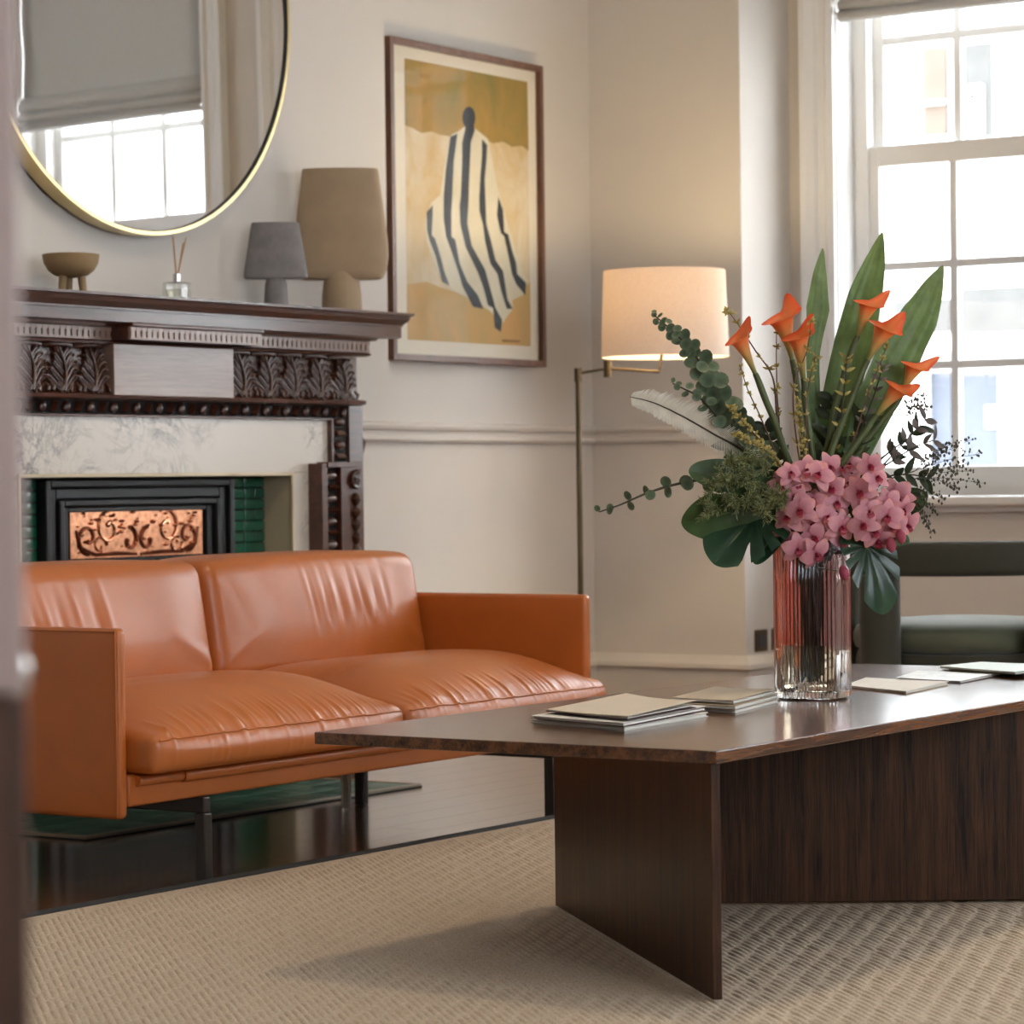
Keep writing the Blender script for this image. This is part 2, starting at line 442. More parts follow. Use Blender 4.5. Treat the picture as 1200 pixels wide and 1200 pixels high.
# mouldings: baseboards and dado rails follow the walls
def run(name, prof, pts, kind_mat):
    """profile (out, z) swept along wall-foot points with mitres; 'out' is to the right-hand side of the path"""
    m = MB(); P = [Vector((p[0], p[1])) for p in pts]; n = len(prof)
    rows = []
    for k, p in enumerate(P):
        d0 = (P[k] - P[k - 1]).normalized() if k else (P[1] - P[0]).normalized()
        d1 = (P[k + 1] - P[k]).normalized() if k < len(P) - 1 else d0
        n0, n1 = Vector((d0.y, -d0.x)), Vector((d1.y, -d1.x))
        b = n0 + n1; b = b / max(.3, b.dot(n0))
        rows.append([(p.x + b.x * o, p.y + b.y * o, z) for o, z in prof])
    vs = [q for r in rows for q in r]; fs = []
    for k in range(len(rows) - 1):
        for i in range(n):
            j = (i + 1) % n
            fs.append((k * n + i, k * n + j, (k + 1) * n + j, (k + 1) * n + i))
    fs.append(tuple(range(n))); fs.append(tuple((len(rows) - 1) * n + i for i in range(n))[::-1])
    m.add(vs, fs)
    return struct(m.build(name, kind_mat, angle=25))
BASE = [(0, 0), (.02, 0), (.02, .185), (.032, .192), (.03, .205), (.018, .222), (.012, .232), (0, .232)]
DADO = [(0, .918), (.016, .918), (.024, .926), (.022, .936), (.012, .942), (.012, .950), (.026, .956), (.03, .966), (.026, .974), (0, .978)]
foot = [(BX - .25, YB), (BX, YB), (BX, YW), (XL, YW), (XL, YR)]
run('baseboard_back', BASE, [(BX - .30, YB), (BX, YB), (BX, YW), (XL, YW), (XL, YR), (XW, YR), (XW, -.0)], M_['wall'])
run('trim_1', DADO, [(BX - .30, YB), (BX, YB), (BX, YW), (XL, YW), (XL, YR + .002)], M_['wall'])

# ------------------------------------------------------------------ outside: pavement and the pale building over the street
street = struct(MB().box((8.9, -14, -.75), (40, 30, -.7)).build('ground_street', mat('pale_paving', srgb(190, 188, 184), .8), smooth=False))
FX = 17.0
bl = thing('building', 'pale rendered building across the street seen through the window', 'building', (FX, 8, -.7))
pale = mat('pale_render', srgb(236, 234, 230), .8, var=.03)
MB().box((FX, -12, -.7), (FX + .4, 26, 9)).build('facade_wall', pale, bl, smooth=False)
def fp(x, y): p = on_x(x, y, FX); return p.y, p.z
def frect(n, x0, y0, x1, y1, d0, d1, m):
    a, b = fp(x0, y1), fp(x1, y0)
    return MB().box((FX - d1, a[0], a[1]), (FX - d0, b[0], b[1])).build(n, m, bl, smooth=False)
sl = mat('slate_door', srgb(64, 68, 78), .5); tn = mat('tan_curtain', srgb(84, 71, 60), .8); gy = mat('grey_blind_and_shadow', srgb(70, 68, 65), .8)
frect('cornice', 1000, 396, 1300, 416, 0, .25, pale); frect('fascia_board', 1040, 418, 1300, 430, 0, .08, gy)
dr = frect('door_leaf', 1124, 436, 1180, 548, -.02, .03, sl); frect('side_light', 1094, 436, 1116, 548, -.02, .03, sl)
frect('poster', 1158, 475, 1177, 502, .03, .04, pale); frect('pilaster', 1181, 430, 1225, 600, 0, .12, pale); frect('pilaster', 1060, 430, 1092, 600, 0, .12, pale)
frect('window', 1085, 55, 1111, 160, -.02, .04, tn); frect('window', 1122, 50, 1163, 163, -.02, .04, gy)
frect('window_frame', 1085, 118, 1111, 125, .04, .09, pale); frect('window_frame', 1122, 112, 1150, 120, .04, .09, pale); frect('window_frame', 1143, 100, 1156, 163, .04, .09, pale)
frect('window', 1120, 330, 1300, 392, -.02, .03, gy); frect('window', 1050, 350, 1114, 392, -.02, .03, gy)  # both grey slabs stand for shadow on the facade, put in as colour
globe = mat('globe_lamp', srgb(250, 250, 246), .3)
for i, (x, y) in enumerate(((1157, 326), (1166, 323), (1178, 329))):
    c = on_x(x, y, FX - .5)
    g = MB().lathe([(.004, -.028), (.012, -.026), (.02, -.018), (.025, 0), (.02, .018), (.012, .025), (.003, .028), (.003, .04)], c, 12)
    g.tube([(c[0], c[1], c[2] + .038), (FX, c[1], c[2] + .038)], .004, 6)
    tag(g.build('globe_lamp', globe, loc=c), 'white globe lamp on the pale building across the street', 'lamp', 'globe lamps across the street')

# ------------------------------------------------------------------ rug
RE = 3.785
rug = thing('rug', 'beige woven sisal rug with a dark bound edge under the coffee table', 'rug', (5, 2, 0))
rug_m = mat('sisal', srgb(178, 158, 132), .9, var=.12, vscale=180)
def rugmat():
    m, nt, bs, out = newmat('sisal_weave')
    n = noise(nt, coords(nt), 260, 3); n2 = noise(nt, coords(nt), 1.5, 2)
    a = nt.nodes.new('ShaderNodeAttribute'); a.attribute_name = 't'
    c1 = ramp(nt, n, [(.3, srgb(170, 153, 132)), (.7, srgb(212, 196, 176))])
    nt.links.new(c1, bs.inputs['Base Color']); bs.inputs['Roughness'].default_value = .9; bs.inputs['Specular IOR Level'].default_value = .2
    bump(nt, bs, n, .3, .001)
    return m
rug_m = rugmat()
MB().box((1.2, -1.6, 0.0006), (6.3, RE - .035, .006)).build('rug_base', rug_m, rug, smooth=False)
MB().box((1.2, RE - .035, 0.0006), (6.3, RE, .009)).build('binding', mat('dark_binding', srgb(44, 46, 50), .8, bscale=300), rug, smooth=False, bevel=.003)
# the knobbly weave: one small raised loop per stitch
vsx, fsx = [], []
rr = random.Random(3)
ex, ey = .68, .733                       # the loops lie at 45 degrees to the rug's edge
pu, pe, lw_, ll_ = .0125, .082, .0136, .084
for i in range(-260, 300):
    for j in range(-60, 70):
        b0 = i * pu; a0 = j * pe + (i * .023) % pe + rr.uniform(-.010, .010)
        cx_, cy_ = 4.6 + a0 * ex + b0 * ey, 2.4 + a0 * ey - b0 * ex
        if not (2.7 < cx_ < 6.24 and 1.15 < cy_ < RE - .066): continue
        h = .0022 + rr.random() * .0016; k = len(vsx)
        for s in range(5):
            a = (s / 4 - .5) * ll_
            for q in range(5):
                b = (q / 4 - .5) * lw_
                z = .0056 + h * (1 - abs(s / 2 - 1) ** 3) * (1 - abs(q / 2 - 1) ** 2)
                vsx.append((cx_ + a * ex + b * ey, cy_ + a * ey - b * ex, z))
        fsx += [(k + s * 5 + q, k + s * 5 + q + 1, k + s * 5 + q + 6, k + s * 5 + q + 5) for s in range(4) for q in range(4)]
wv = MB(); wv.v = vsx; wv.f = fsx; wv.t = [0.0] * len(vsx)
o = wv.build('weave', rug_m, rug, recalc=False, angle=60); o['kind'] = 'stuff'

# ------------------------------------------------------------------ coffee table: a Z of three panels under a long top
TZ, TT = .389, .020
tx0, tx1, ty0, ty1 = 3.838, 5.775, 2.205, 2.968
tb = thing('coffee_table', 'long low dark-stained oak coffee table on zigzag panel legs', 'coffee table', ((tx0 + tx1) / 2, (ty0 + ty1) / 2, .012))
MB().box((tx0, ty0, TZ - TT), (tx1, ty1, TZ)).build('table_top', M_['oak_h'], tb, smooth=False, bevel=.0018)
ap, ap2 = Vector((4.556, ty1 - .012)), Vector((5.062, ty0 + .012))
cn, cf = Vector((tx0 + .004, ty0 + .004)), Vector((tx1 - .004, ty1 - .004))
for a, b in ((cn, ap), (ap, ap2), (ap2, cf)):
    d = (b - a).normalized(); s = Vector((d.y, -d.x)) * .0075
    a2, b2 = a + d * .001, b - d * .001
    if a is not cn: a2 = a + d * .0085
    if b is not cf: b2 = b - d * .002
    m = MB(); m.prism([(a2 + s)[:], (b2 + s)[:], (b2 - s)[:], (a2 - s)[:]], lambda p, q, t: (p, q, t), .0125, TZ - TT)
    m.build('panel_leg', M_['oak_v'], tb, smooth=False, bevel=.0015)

# ------------------------------------------------------------------ sofa
sx0, sx1, sy0, sy1 = 4.296, 6.015, 3.80, 4.56
sofa = thing('sofa', 'two-seat tan leather sofa with thin arms in front of the fireplace', 'sofa', ((sx0 + sx1) / 2, 4.2, 0))
L = M_['leather']
def soft(p, un): return p
for xa, xb in ((sx0, sx0 + .028), (sx1 - .028, sx1)):
    o = rbox((xa, sy0, .150), (xb, sy1, .522), (2, 14, 8), .012).build('arm', L, sofa, angle=80)
    xm = xa if xa == sx0 else xb
    MB().tube([(xm, sy0 + .006, .156), (xm, sy0 + .006, .516), (xm, sy1 - .006, .516)], .0022, 6).build('piping', L, o)
rbox((sx0 + .029, sy1 - .06, .172), (sx1 - .029, sy1, .60), (20, 2, 8), .015).build('back_panel', L, sofa, angle=80)
base = rbox((sx0 + .029, sy0 + .002, .172), (sx1 - .029, sy1 - .062, .236), (20, 8, 2), .008).build('seat_base', L, sofa, angle=80)
MB().tube([(sx0 + .045 + .14, sy0 - .003, .222)] + [(sx0 + .20 + (sx1 - sx0 - .25) * k / 8, sy0 - .006, .222) for k in range(9)], .0135, 10).build('front_roll', L, base)
MB().tube([(sx0 + .05, sy0 + .0, .222), (sx0 + .183, sy0 - .001, .222)], .011, 10).build('front_roll', L, base)
rs = random.Random(11)
def seat_fn(x0, x1, seed):
    rw = random.Random(seed)
    fr = [(rw.uniform(-.9, .95), rw.uniform(.006, .013), rw.uniform(-.6, .6), rw.uniform(.3, 1)) for _ in range(85)]
    cr = [(rw.uniform(-.8, .3), rw.uniform(-.2, .85), rw.uniform(.015, .03), rw.uniform(.15, .35), rw.uniform(-.25, .25)) for _ in range(9)]
    def fn(p, un):
        u, v, w = un
        q = p.copy()
        if w > -.2:
            k = min(1, (w + .2) / 1.2)
            f = (v + 1) / 2                                   # 0 front, 1 back
            prof = min(1, (f / .42)) ; prof = math.sin(prof * math.pi / 2) ** .8 * (1 - .30 * max(0, (f - .5) / .5) ** 1.5)
            side = 1 - abs(u) ** 5 * .9
            q.z += k * .088 * prof * side
            dz = 0                                           # gathers at the front seam
            g = math.exp(-((f - .04) / .065) ** 2)
            for c, s, sl, am in fr: dz += am * math.exp(-((u - c - sl * f * .3) / s) ** 2)
            q.z += k * g * .0026 * (dz - .6)
            for cu, cv, s, ln, sl in cr:                     # shallow creases on the seat
                q.z -= k * .0022 * math.exp(-((v - cv - sl * (u - cu)) / s / 2.2) ** 2 - ((u - cu) / ln) ** 2)
        if v < -.3:                                          # front belly
            q.y -= .018 * (1 - w * w * .9) * (1 - abs(u) ** 6)
            for c, s, sl, am in fr[:20]: q.y -= .0012 * am * math.exp(-((u - c) / s / 1.4) ** 2) * (1 - w * w)
        return q
    return fn
sm = (sx0 + sx1) / 2
for i, (xa, xb) in enumerate(((sx0 + .031, sm - .002), (sm + .002, sx1 - .031))):
    o = rbox((xa, 3.735, .2375), (xb, 4.30, .312), (170, 36, 4), .018, seat_fn(xa, xb, 5 + i)).build('seat_cushion', L, sofa, angle=80)
    fnp = seat_fn(xa, xb, 5 + i)
    pts = []
    c0, h0, rr_ = Vector(((xa + xb) / 2, (3.735 + 4.30) / 2, (.2375 + .312) / 2)), Vector(((xb - xa) / 2, (4.30 - 3.735) / 2, (.312 - .2375) / 2)), .018
    for k in range(121):
        u = -.965 + 1.93 * k / 120
        d = Vector((u * h0.x, -h0.y + rr_ * (1 - .85), h0.z - rr_ * (1 - .52)))
        q = fnp(c0 + d, Vector((u, d.y / h0.y, d.z / h0.z)))
        pts.append((q.x, q.y - .0012, q.z + .0002))
    MB().tube(pts, .0019, 6).build('seam', L, o)
def back_fn(x0, x1, folds, seed):
    rw = random.Random(seed)
    def fn(p, un):
        u, v, w = un
        q = p.copy()
        q.z += .012 * (1 - abs(u) ** 4) * max(0, w) * (1 if v < .8 else .6)
        q.y += .045 * (w + 1) / 2
        if v < 0:
            q.y -= .028 * (1 - u ** 4) * (1 - .7 * w * w) * (-v)
            d = 0
            for c, s, sl, am, zc, zs in folds:
                d += am * math.exp(-((u - c - sl * (w - zc)) / s) ** 2) * math.exp(-((w - zc) / zs) ** 2)
            q.y -= d * (-v)
        return q
    return fn
rw = random.Random(21)
foldsL = [(-.80 + k * .115 + rw.uniform(-.02, .02), rw.uniform(.018, .032), -.05 - .02 * rw.random(), rw.uniform(.0025, .0055) * (-1) ** (k % 2), rw.uniform(0, .3), rw.uniform(.3, .5)) for k in range(9)]
foldsR = [(-.18 + k * .058 + rw.uniform(-.015, .015), rw.uniform(.014, .024), -.03 - .02 * rw.random(), rw.uniform(.0025, .0050) * (-1) ** (k % 2), rw.uniform(.05, .3), rw.uniform(.3, .5)) for k in range(14)]
for (xa, xb), fl, sd in (((sx0 + .032, sm - .002), foldsL, 1), ((sm + .002, sx1 - .032), foldsR, 2)):
    fl = fl + [(-.9, .10, .55, .004, -.55, .4), (.9, .10, -.55, .004, -.55, .4)]
    o = rbox((xa, 4.255, .345), (xb, 4.455, .622), (130, 6, 40), .034, back_fn(xa, xb, fl, sd)).build('back_cushion', L, sofa, angle=80)
for lx in (4.548, 5.830):
    ft, rt = sy0 - .010, 4.372
    bm_ = MB().box((lx - .011, ft, .140), (lx + .011, rt, .172)).build('leg_beam', M_['black_metal'], sofa, smooth=False, bevel=.003)
    for yy in (ft, rt):
        zf = .012 if yy < RE else .0005
        m = MB(); m.prism([(-.012, -.003), (.012, -.003), (.012, .024), (-.012, .024)], lambda a, b, t: (lx + a, yy + (b if yy == ft else b - .02), t), zf, .140)
        m.build('leg', M_['black_metal'], sofa, smooth=False, bevel=.003)

# ------------------------------------------------------------------ fireplace
MW, MC = M_['mahogany'], M_['mahogany_carved']
SH = 1.278
mant = thing('mantelpiece', 'carved dark mahogany mantelpiece with acanthus frieze and dentil cornice', 'mantelpiece', (FC, YB, 0))
def fx(px_, py_, Y): return on_y(px_, py_, Y).x
def zz(px_, py_, Y): return on_y(px_, py_, Y).z
half = fx(485, 368, 4.875) - FC
def moulding(m, prof, h, h_in=None):
    """profile (front y, z) run across the breast; each point's half-length grows with its projection so the ends mitre"""
    n = len(prof); ymax = max(p[0] for p in prof)
    vs = [(FC - (h + (prof[0][0] - y)), y, z) for y, z in prof] + [(FC + (h + (prof[0][0] - y)), y, z) for y, z in prof]
    back = [(FC - (h + (prof[0][0] - YB)), YB - .001, prof[0][1]), (FC + (h + prof[0][0] - YB), YB - .001, prof[0][1]), (FC - (h + prof[-1][0] * 0 + prof[0][0] - YB), YB - .001, prof[-1][1]), (FC + (h + prof[0][0] - YB), YB - .001, prof[-1][1])]
    fs = [(i, i + 1, n + i + 1, n + i) for i in range(n - 1)]
    k = 2 * n
    vs += back
    fs += [(0, n, k + 1, k), (n - 1, k + 2, k + 3, 2 * n - 1), (k, k + 1, k + 3, k + 2)]
    fs += [tuple([i for i in range(n)] + [k + 2, k]), tuple([n + i for i in range(n)] + [k + 3, k + 1])]
    return m.add(vs, fs)
moulding(MB(), [(4.872, SH), (4.872, SH - .006), (4.880, SH - .010), (4.883, SH - .020), (4.893, SH - .030), (4.897, SH - .034), (4.897, SH - .039)], half).build('mantel_shelf', MW, mant, angle=25)
moulding(MB(), [(4.905, SH - .039), (4.905, SH - .068), (4.912, SH - .071)], half - .020).build('fascia', MW, mant, angle=25)
hd = fx(433, 398, 4.955) - FC
moulding(MB(), [(4.935, SH - .071), (4.941, SH - .078), (4.955, SH - .080)], hd + .018).build('cove', MW, mant, angle=25)
Zd0, Zd1 = SH - .112, SH - .080
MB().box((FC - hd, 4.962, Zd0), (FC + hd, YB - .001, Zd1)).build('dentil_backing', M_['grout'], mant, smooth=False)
den_m = wood('dentil_wood', srgb(120, 96, 86), srgb(150, 124, 112), 2, 1, .35, .3)
cx0, cx1 = FC - .238, FC + .238
def dentils(x0, x1, y0, y1):
    m = MB(); n = int((x1 - x0) / .0205)
    for i in range(n):
        a = x0 + (x1 - x0) * i / n
        m.box((a + .0015, y0, Zd0 + .004), (a + (x1 - x0) / n - .0045, y1, Zd1 - .001))
    m.box((x0, y0 + .001, Zd1 - .010), (x1, y1, Zd1 - .0005)); m.box((x0, y0 + .001, Zd0 + .0005), (x1, y1, Zd0 + .007))
    o = m.build('dentil_band', den_m, mant, smooth=False); o['kind'] = 'stuff'
dentils(cx1 + .05, FC + hd, 4.953, 4.9625); dentils(FC - hd, cx0 - .001, 4.953, 4.9625)
moulding(MB(), [(4.957, Zd0), (4.952, Zd0 - .004), (4.956, Zd0 - .009), (4.964, Zd0 - .012)], hd).build('bead', MW, mant, angle=25)
# frieze ground and projecting centre block
hs = fx(421, 415, 4.995) - FC
Zf0, Zf1 = 1.033, Zd0 - .012
MB().box((FC - hs, 5.005, .978), (FC + hs, YB - .001, Zf1)).build('frieze_board', MW, mant, smooth=False)
MB().box((cx0, 4.90, Zd0), (cx1 + .05, 4.96, Zd1)).build('centre_cornice', MW, mant, smooth=False)
dentils(cx0, cx1 + .05, 4.891, 4.901)
MB().box((cx0 - .0, 4.885, Zd1), (cx1 + .055, 4.955, SH - .069)).build('centre_cove', MW, mant, smooth=False, bevel=.004)
MB().box((cx0, 4.948, Zf0 - .006), (cx1, 5.005, Zf1 + .004)).build('centre_panel', wood('pale_panel', srgb(118, 96, 86), srgb(148, 124, 114), 0, .8, .3, .3), mant, smooth=False, bevel=.002)  # centre panel is paler than the mahogany around it
moulding(MB(), [(4.962, Zf0), (4.955, Zf0 - .004), (4.957, Zf0 - .013), (4.968, Zf0 - .017)], hs - .028).build('ledge', MW, mant, angle=25)
# acanthus leaves, each a tall leaf with a curled head and side lobes
def acanthus_mesh(w, h, d, seed):
    rw = random.Random(seed); m = MB()
    def bed(z): q = z / h; return -(d * (1 - q) ** 1.6 * .62 + .012)        # ogee of the frieze
    def stroke(pts, r0, r1, lift=.004):
        n = len(pts); m.tube([(x, bed(z) - lift * math.sin(math.pi * (k + .5) / n) - (.010 * max(0, k / (n - 1) - .6) / .4), z) for k, (x, z) in enumerate(pts)], [r0 + (r1 - r0) * (k / (n - 1)) for k in range(n)], 6)
    sway = w * .16
    rib = [(sway * math.sin(k / 7 * 3.6 - .4), h * (.02 + .95 * k / 7)) for k in range(8)]
    stroke(rib, .0062, .0030, .008)
    for s in (-1, 1):
        for j in range(5):
            z0 = h * (.02 + .17 * j); x0 = sway * math.sin(z0 / h * 3.6 - .4); ln = w * (.52 - .06 * j)
            hh = h * (.34 - .02 * j)
            pts = [(x0 + s * .002, z0), (x0 + s * ln * .34, z0 + hh * .42), (x0 + s * ln * .62, z0 + hh * .78), (x0 + s * ln * .86, min(h * .97, z0 + hh * .98)), (x0 + s * ln * .98, min(h * .95, z0 + hh * .86))]
            stroke(pts, .0046, .0056 if j < 3 else .0044)
            stroke([(x + s * .0045, z - .006) for x, z in pts[:4]], .0030, .0016)
    for k in range(4):
        x = w * (-.42 + .28 * k); m.tube([(x, bed(.002) - .002, .003), (x + .006, bed(.014) - .006, .012), (x + .001, bed(.026) - .002, .024)], [.005, .006, .003], 6)
    m.tube([(-w * .46, -.020, h * .965), (-w * .2, -.030, h * .985), (w * .2, -.030, h * .985), (w * .46, -.020, h * .965)], .0055, 8)
    me = m.mesh('acanthus_leaf', MC, angle=80)
    return me
xe = FC + hs - .055
nL = 5; wL = (xe - cx1) / nL
ac = [acanthus_mesh(wL, Zf1 - Zf0, .055, k) for k in range(2)]
for i in range(nL):
    link('acanthus_leaf', ac[i % 2], mant, (cx1 + wL * (i + .5), 5.004, Zf0))
    link('acanthus_leaf', ac[i % 2], mant, (cx0 - wL * (i + .5), 5.004, Zf0))
# solid curved bed behind the leaves
for s in (-1, 1):
    xa, xb = (cx1, xe) if s > 0 else (2 * FC - xe, cx0)
    m = MB(); pr = [(5.004, Zf1), (4.994, Zf1), (4.990, Zf0 + .07), (4.978, Zf0 + .03), (4.962, Zf0), (5.004, Zf0)]
    m.prism(pr, lambda a, b, t: (t, a, b), xa, xb); m.build('frieze_bed', MC, mant, angle=60)
# egg and dart: along the head, then down each side
Ze0, Ze1 = .978, Zf0 - .017
egg = MB(); egg.lathe([(.001, -.016), (.008, -.013), (.0125, -.004), (.012, .006), (.008, .013), (.001, .016)], (0, 0, 0), 10, True)
egg_me = egg.mesh('egg', MC)
dart = MB(); dart.prism([(-.009, 0), (0, -.016), (.009, 0)], lambda a, b, t: (a, b, t), -.014, .014); dart_me = dart.mesh('dart', MC, smooth=False)
hm = fx(388, 495, 4.985) - FC; ho = fx(409, 495, 4.985) - FC
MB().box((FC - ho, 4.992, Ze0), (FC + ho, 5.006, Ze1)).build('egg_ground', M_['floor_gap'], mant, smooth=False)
MB().box((FC - hm - .004, 4.983, Ze0 - .004), (FC + hm + .004, 5.0, Ze0 + .002)).build('bead', MW, mant, smooth=False, bevel=.002)
n = 36
for i in range(n):
    x = FC - ho + 2 * ho * (i + .5) / n
    if x < 4.9: continue
    link('egg' if i % 2 else 'dart', egg_me if i % 2 else dart_me, mant, (x, 4.990, (Ze0 + Ze1) / 2 + .001), Matrix.Rotation(math.radians(28), 3, 'Y'), (1.0, 1.0, .95))
ZE = .854
for s in (-1, 1):
    def bxs(nm, a, b, y0, y1, z0, z1, m, bev=.002):
        return MB().box((FC + s * a, y0, z0), (FC + s * b, y1, z1)).build(nm, m, mant, smooth=False, bevel=bev)
    bxs('stile', ho, hs, 4.985, YB - .001, 0.0, Ze1, MW)
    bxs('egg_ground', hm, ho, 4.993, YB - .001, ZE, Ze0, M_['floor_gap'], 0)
    bxs('bead', hm - .004, hm + .006, 4.980, 4.998, ZE, Ze0, MW)
    for k in range(4):
        link('egg' if k % 2 else 'dart', egg_me if k % 2 else dart_me, mant, (FC + s * (hm + ho) / 2, 4.990, ZE + .02 + k * .032), Matrix.Rotation(math.pi / 2, 3, 'Y') @ Matrix.Rotation(.3, 3, 'Z'), (1, 1, 1.4))
    # lower jamb, wider, with a carved drop
    a0 = fx(375, 560, 4.955) - FC; a1 = fx(382, 560, 4.955) - FC; a2 = fx(398, 560, 4.955) - FC; a3 = fx(405, 560, 4.955) - FC; a4 = fx(423, 560, 4.955) - FC
    bxs('jamb_bead', a0, a1, 4.948, YB - .001, 0, ZE, MW)
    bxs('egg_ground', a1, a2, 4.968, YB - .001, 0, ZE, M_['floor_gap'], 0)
    for k in range(26):
        link('egg' if k % 2 else 'dart', egg_me if k % 2 else dart_me, mant, (FC + s * (a1 + a2) / 2, 4.964, .02 + k * .032), Matrix.Rotation(math.pi / 2, 3, 'Y'), (1, 1, 1.6))
    bxs('pilaster', a2, a4 - .004, 4.950, 4.984, 0, ZE, MW)
    bxs('pilaster_cap', a1 - .004, a4 - .006, 4.944, 4.984, ZE - .012, ZE + .004, MW)
    # carved scroll with a string of husks down the pilaster
    xd = FC + s * (a3 + a4) / 2
    m = MB()
    pts = []
    for k in range(26):
        a = k / 25 * 4.6 * math.pi / 2; r = .026 * (1 - .028 * k)
        pts.append((xd + s * (r * math.cos(a + 1.2)), 4.943, ZE - .050 + r * math.sin(a + 1.2)))
    m.tube(pts, [.0075 - .00015 * k for k in range(26)], 8)
    m.build('scroll', MC, mant)
    for k in range(14):
        hsk = MB(); w_ = .017 - .0005 * k
        hsk.lathe([(.001, .018), (w_ * .6, .012), (w_, .0), (w_ * .7, -.012), (.002, -.02)], (xd, 4.947, ZE - .10 - k * .036), 10)
        hsk.build('husk', MC, mant)
    MB().tube([(FC + s * (hs + .002), 4.995, ZE + .08), (FC + s * (hs + .012), 4.995, ZE + .06), (FC + s * (hs + .006), 4.995, ZE + .02)], [.004, .009, .004], 8).build('scroll', MC, mant)

ms = thing('marble_surround', 'pale grey-veined marble slabs framing the fireplace opening', 'fireplace surround', (FC, 5.0, 0))
hb = a0
MB().box((FC - hm, 4.996, OZ), (FC + hm, YB - .002, Ze0 - .0005)).build('lintel', M_['marble'], ms, smooth=False, bevel=.001)
trim_m = mat('cream_edge', srgb(206, 190, 160), .35)
for s in (-1, 1):
    MB().box((FC + s * .547, 4.996, .002), (FC + s * (hm if False else hb + .004), YB - .002, OZ - .0005)).build('jamb_slab', M_['marble'], ms, smooth=False)
    MB().box((FC + s * (hb + .0), 4.996, ZE - .03), (FC + s * hm, YB - .002, OZ + .02)).build('jamb_shoulder', M_['marble'], ms, smooth=False)
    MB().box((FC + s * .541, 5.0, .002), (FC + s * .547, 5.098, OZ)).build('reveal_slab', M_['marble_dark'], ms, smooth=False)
    MB().box((FC + s * .537, 4.990, .002), (FC + s * .547, 4.999, OZ - .002)).build('edge_trim', trim_m, ms, smooth=False, bevel=.002)
MB().box((FC - .547, 4.990, OZ - .009), (FC + .547, 4.999, OZ)).build('edge_trim', trim_m, ms, smooth=False, bevel=.002)

ins = thing('fireplace_insert', 'black iron fire insert with embossed copper hood and green tile cheeks', 'fireplace', (FC, 5.1, 0))
MB().box((FC - .56, 5.10, .002), (FC + .56, 5.13, OZ + .01)).build('tile_backing', M_['grout'], ins, smooth=False)
tl = {}
def tile(x0, x1, z0, z1):
    key = round(x1 - x0, 3)
    if key not in tl:
        tl[key] = rbox((0, -.008, 0), (x1 - x0, .004, z1 - z0), (1, 1, 1), .0025).mesh('tile', M_['tile'], angle=80)
    link('tile', tl[key], ins, (x0, 5.096, z0))
zt = OZ - .012
row = 0
ti = .372
while zt > .06:
    for s in (-1, 1):
        a, b = ti + .004, .538
        cuts = [a, a + .072, b] if row % 2 == 0 else [a, a + .072, a + .118, b]
        for p, q in zip(cuts[:-1], cuts[1:]):
            p2, q2 = sorted((FC + s * p, FC + s * q)); tile(p2 + .001, q2 - .001, zt - .0275, zt - .0)
    zt -= .0300; row += 1
# stepped iron frame
def ring(nm, x0, x1, z1, w, y0, y1, m=M_['iron'], bev=.004):
    q = MB(); q.box((FC - x1, y0, .002), (FC - x0, y1, z1)); q.box((FC + x0, y0, .002), (FC + x1, y1, z1)); q.box((FC - x0, y0, z1 - w), (FC + x0, y1, z1))
    return q.build(nm, m, ins, smooth=False, bevel=bev)
ring('outer_frame', .352, .372, OZ - .014, .020, 5.060, 5.099)
ring('inner_frame', .322, .350, OZ - .036, .028, 5.072, 5.099)
ring('moulding', .300, .320, OZ - .066, .016, 5.062, 5.099)
ring('inner_frame', .272, .298, OZ - .084, .014, 5.076, 5.099)
zc0, zc1 = .612, .742
hoodw = .262
hood = MB().box((FC - hoodw, 5.082, zc0), (FC + hoodw, 5.0995, zc1)).build('copper_hood', M_['copper'], ins, smooth=False, bevel=.002)
rl = random.Random(5)
CR = M_['copper']; CD = mat('copper_tarnish', srgb(120, 62, 40), .4, metal=1.0, var=.3, vscale=60)
zc = (zc0 + zc1) / 2
def spiral(x, z, r0, a0_, turns, s, rad=.005, m=CR):
    pts = []
    for k in range(22):
        a = a0_ + s * turns * 2 * math.pi * k / 21; r = r0 * (1 - .75 * k / 21)
        pts.append((x + r * math.cos(a), 5.081, z + r * math.sin(a)))
    MB().tube(pts, rad, 6).build('scroll_relief', m, hood)
for s in (-1, 1):
    spiral(FC + s * .115, zc + .012, .046, math.pi / 2, 1.1, -s)
    spiral(FC + s * .195, zc - .012, .042, -math.pi / 2, 1.0, s, .005, CD)
    spiral(FC + s * .035, zc - .02, .034, math.pi * .5, .8, s, .006, CD)
    spiral(FC + s * .150, zc - .032, .026, 0, 1.0, -s, .004)
    MB().tube([(FC + s * .01, 5.081, zc0 + .008), (FC + s * .09, 5.080, zc0 + .012), (FC + s * .17, 5.080, zc0 + .010), (FC + s * .225, 5.080, zc0 + .03), (FC + s * .24, 5.081, zc + .01)], [.004, .006, .005, .006, .003], 6).build('scroll_relief', CD, hood)
for k in range(80):
    x = FC + rl.uniform(-.235, .235); z = rl.uniform(zc0 + .012, zc1 - .012); r = rl.uniform(.003, .009)
    MB().lathe([(.0006, -r * .6), (r * .8, -r * .35), (r, 0), (r * .8, r * .35), (.0006, r * .6)], (x, 5.081, z), 8).build('boss', CR if k % 3 else CD, hood)
MB().box((FC - hoodw, 5.086, .42), (FC + hoodw, 5.0995, zc0 - .002)).build('hood_lip', M_['iron'], ins, smooth=False)
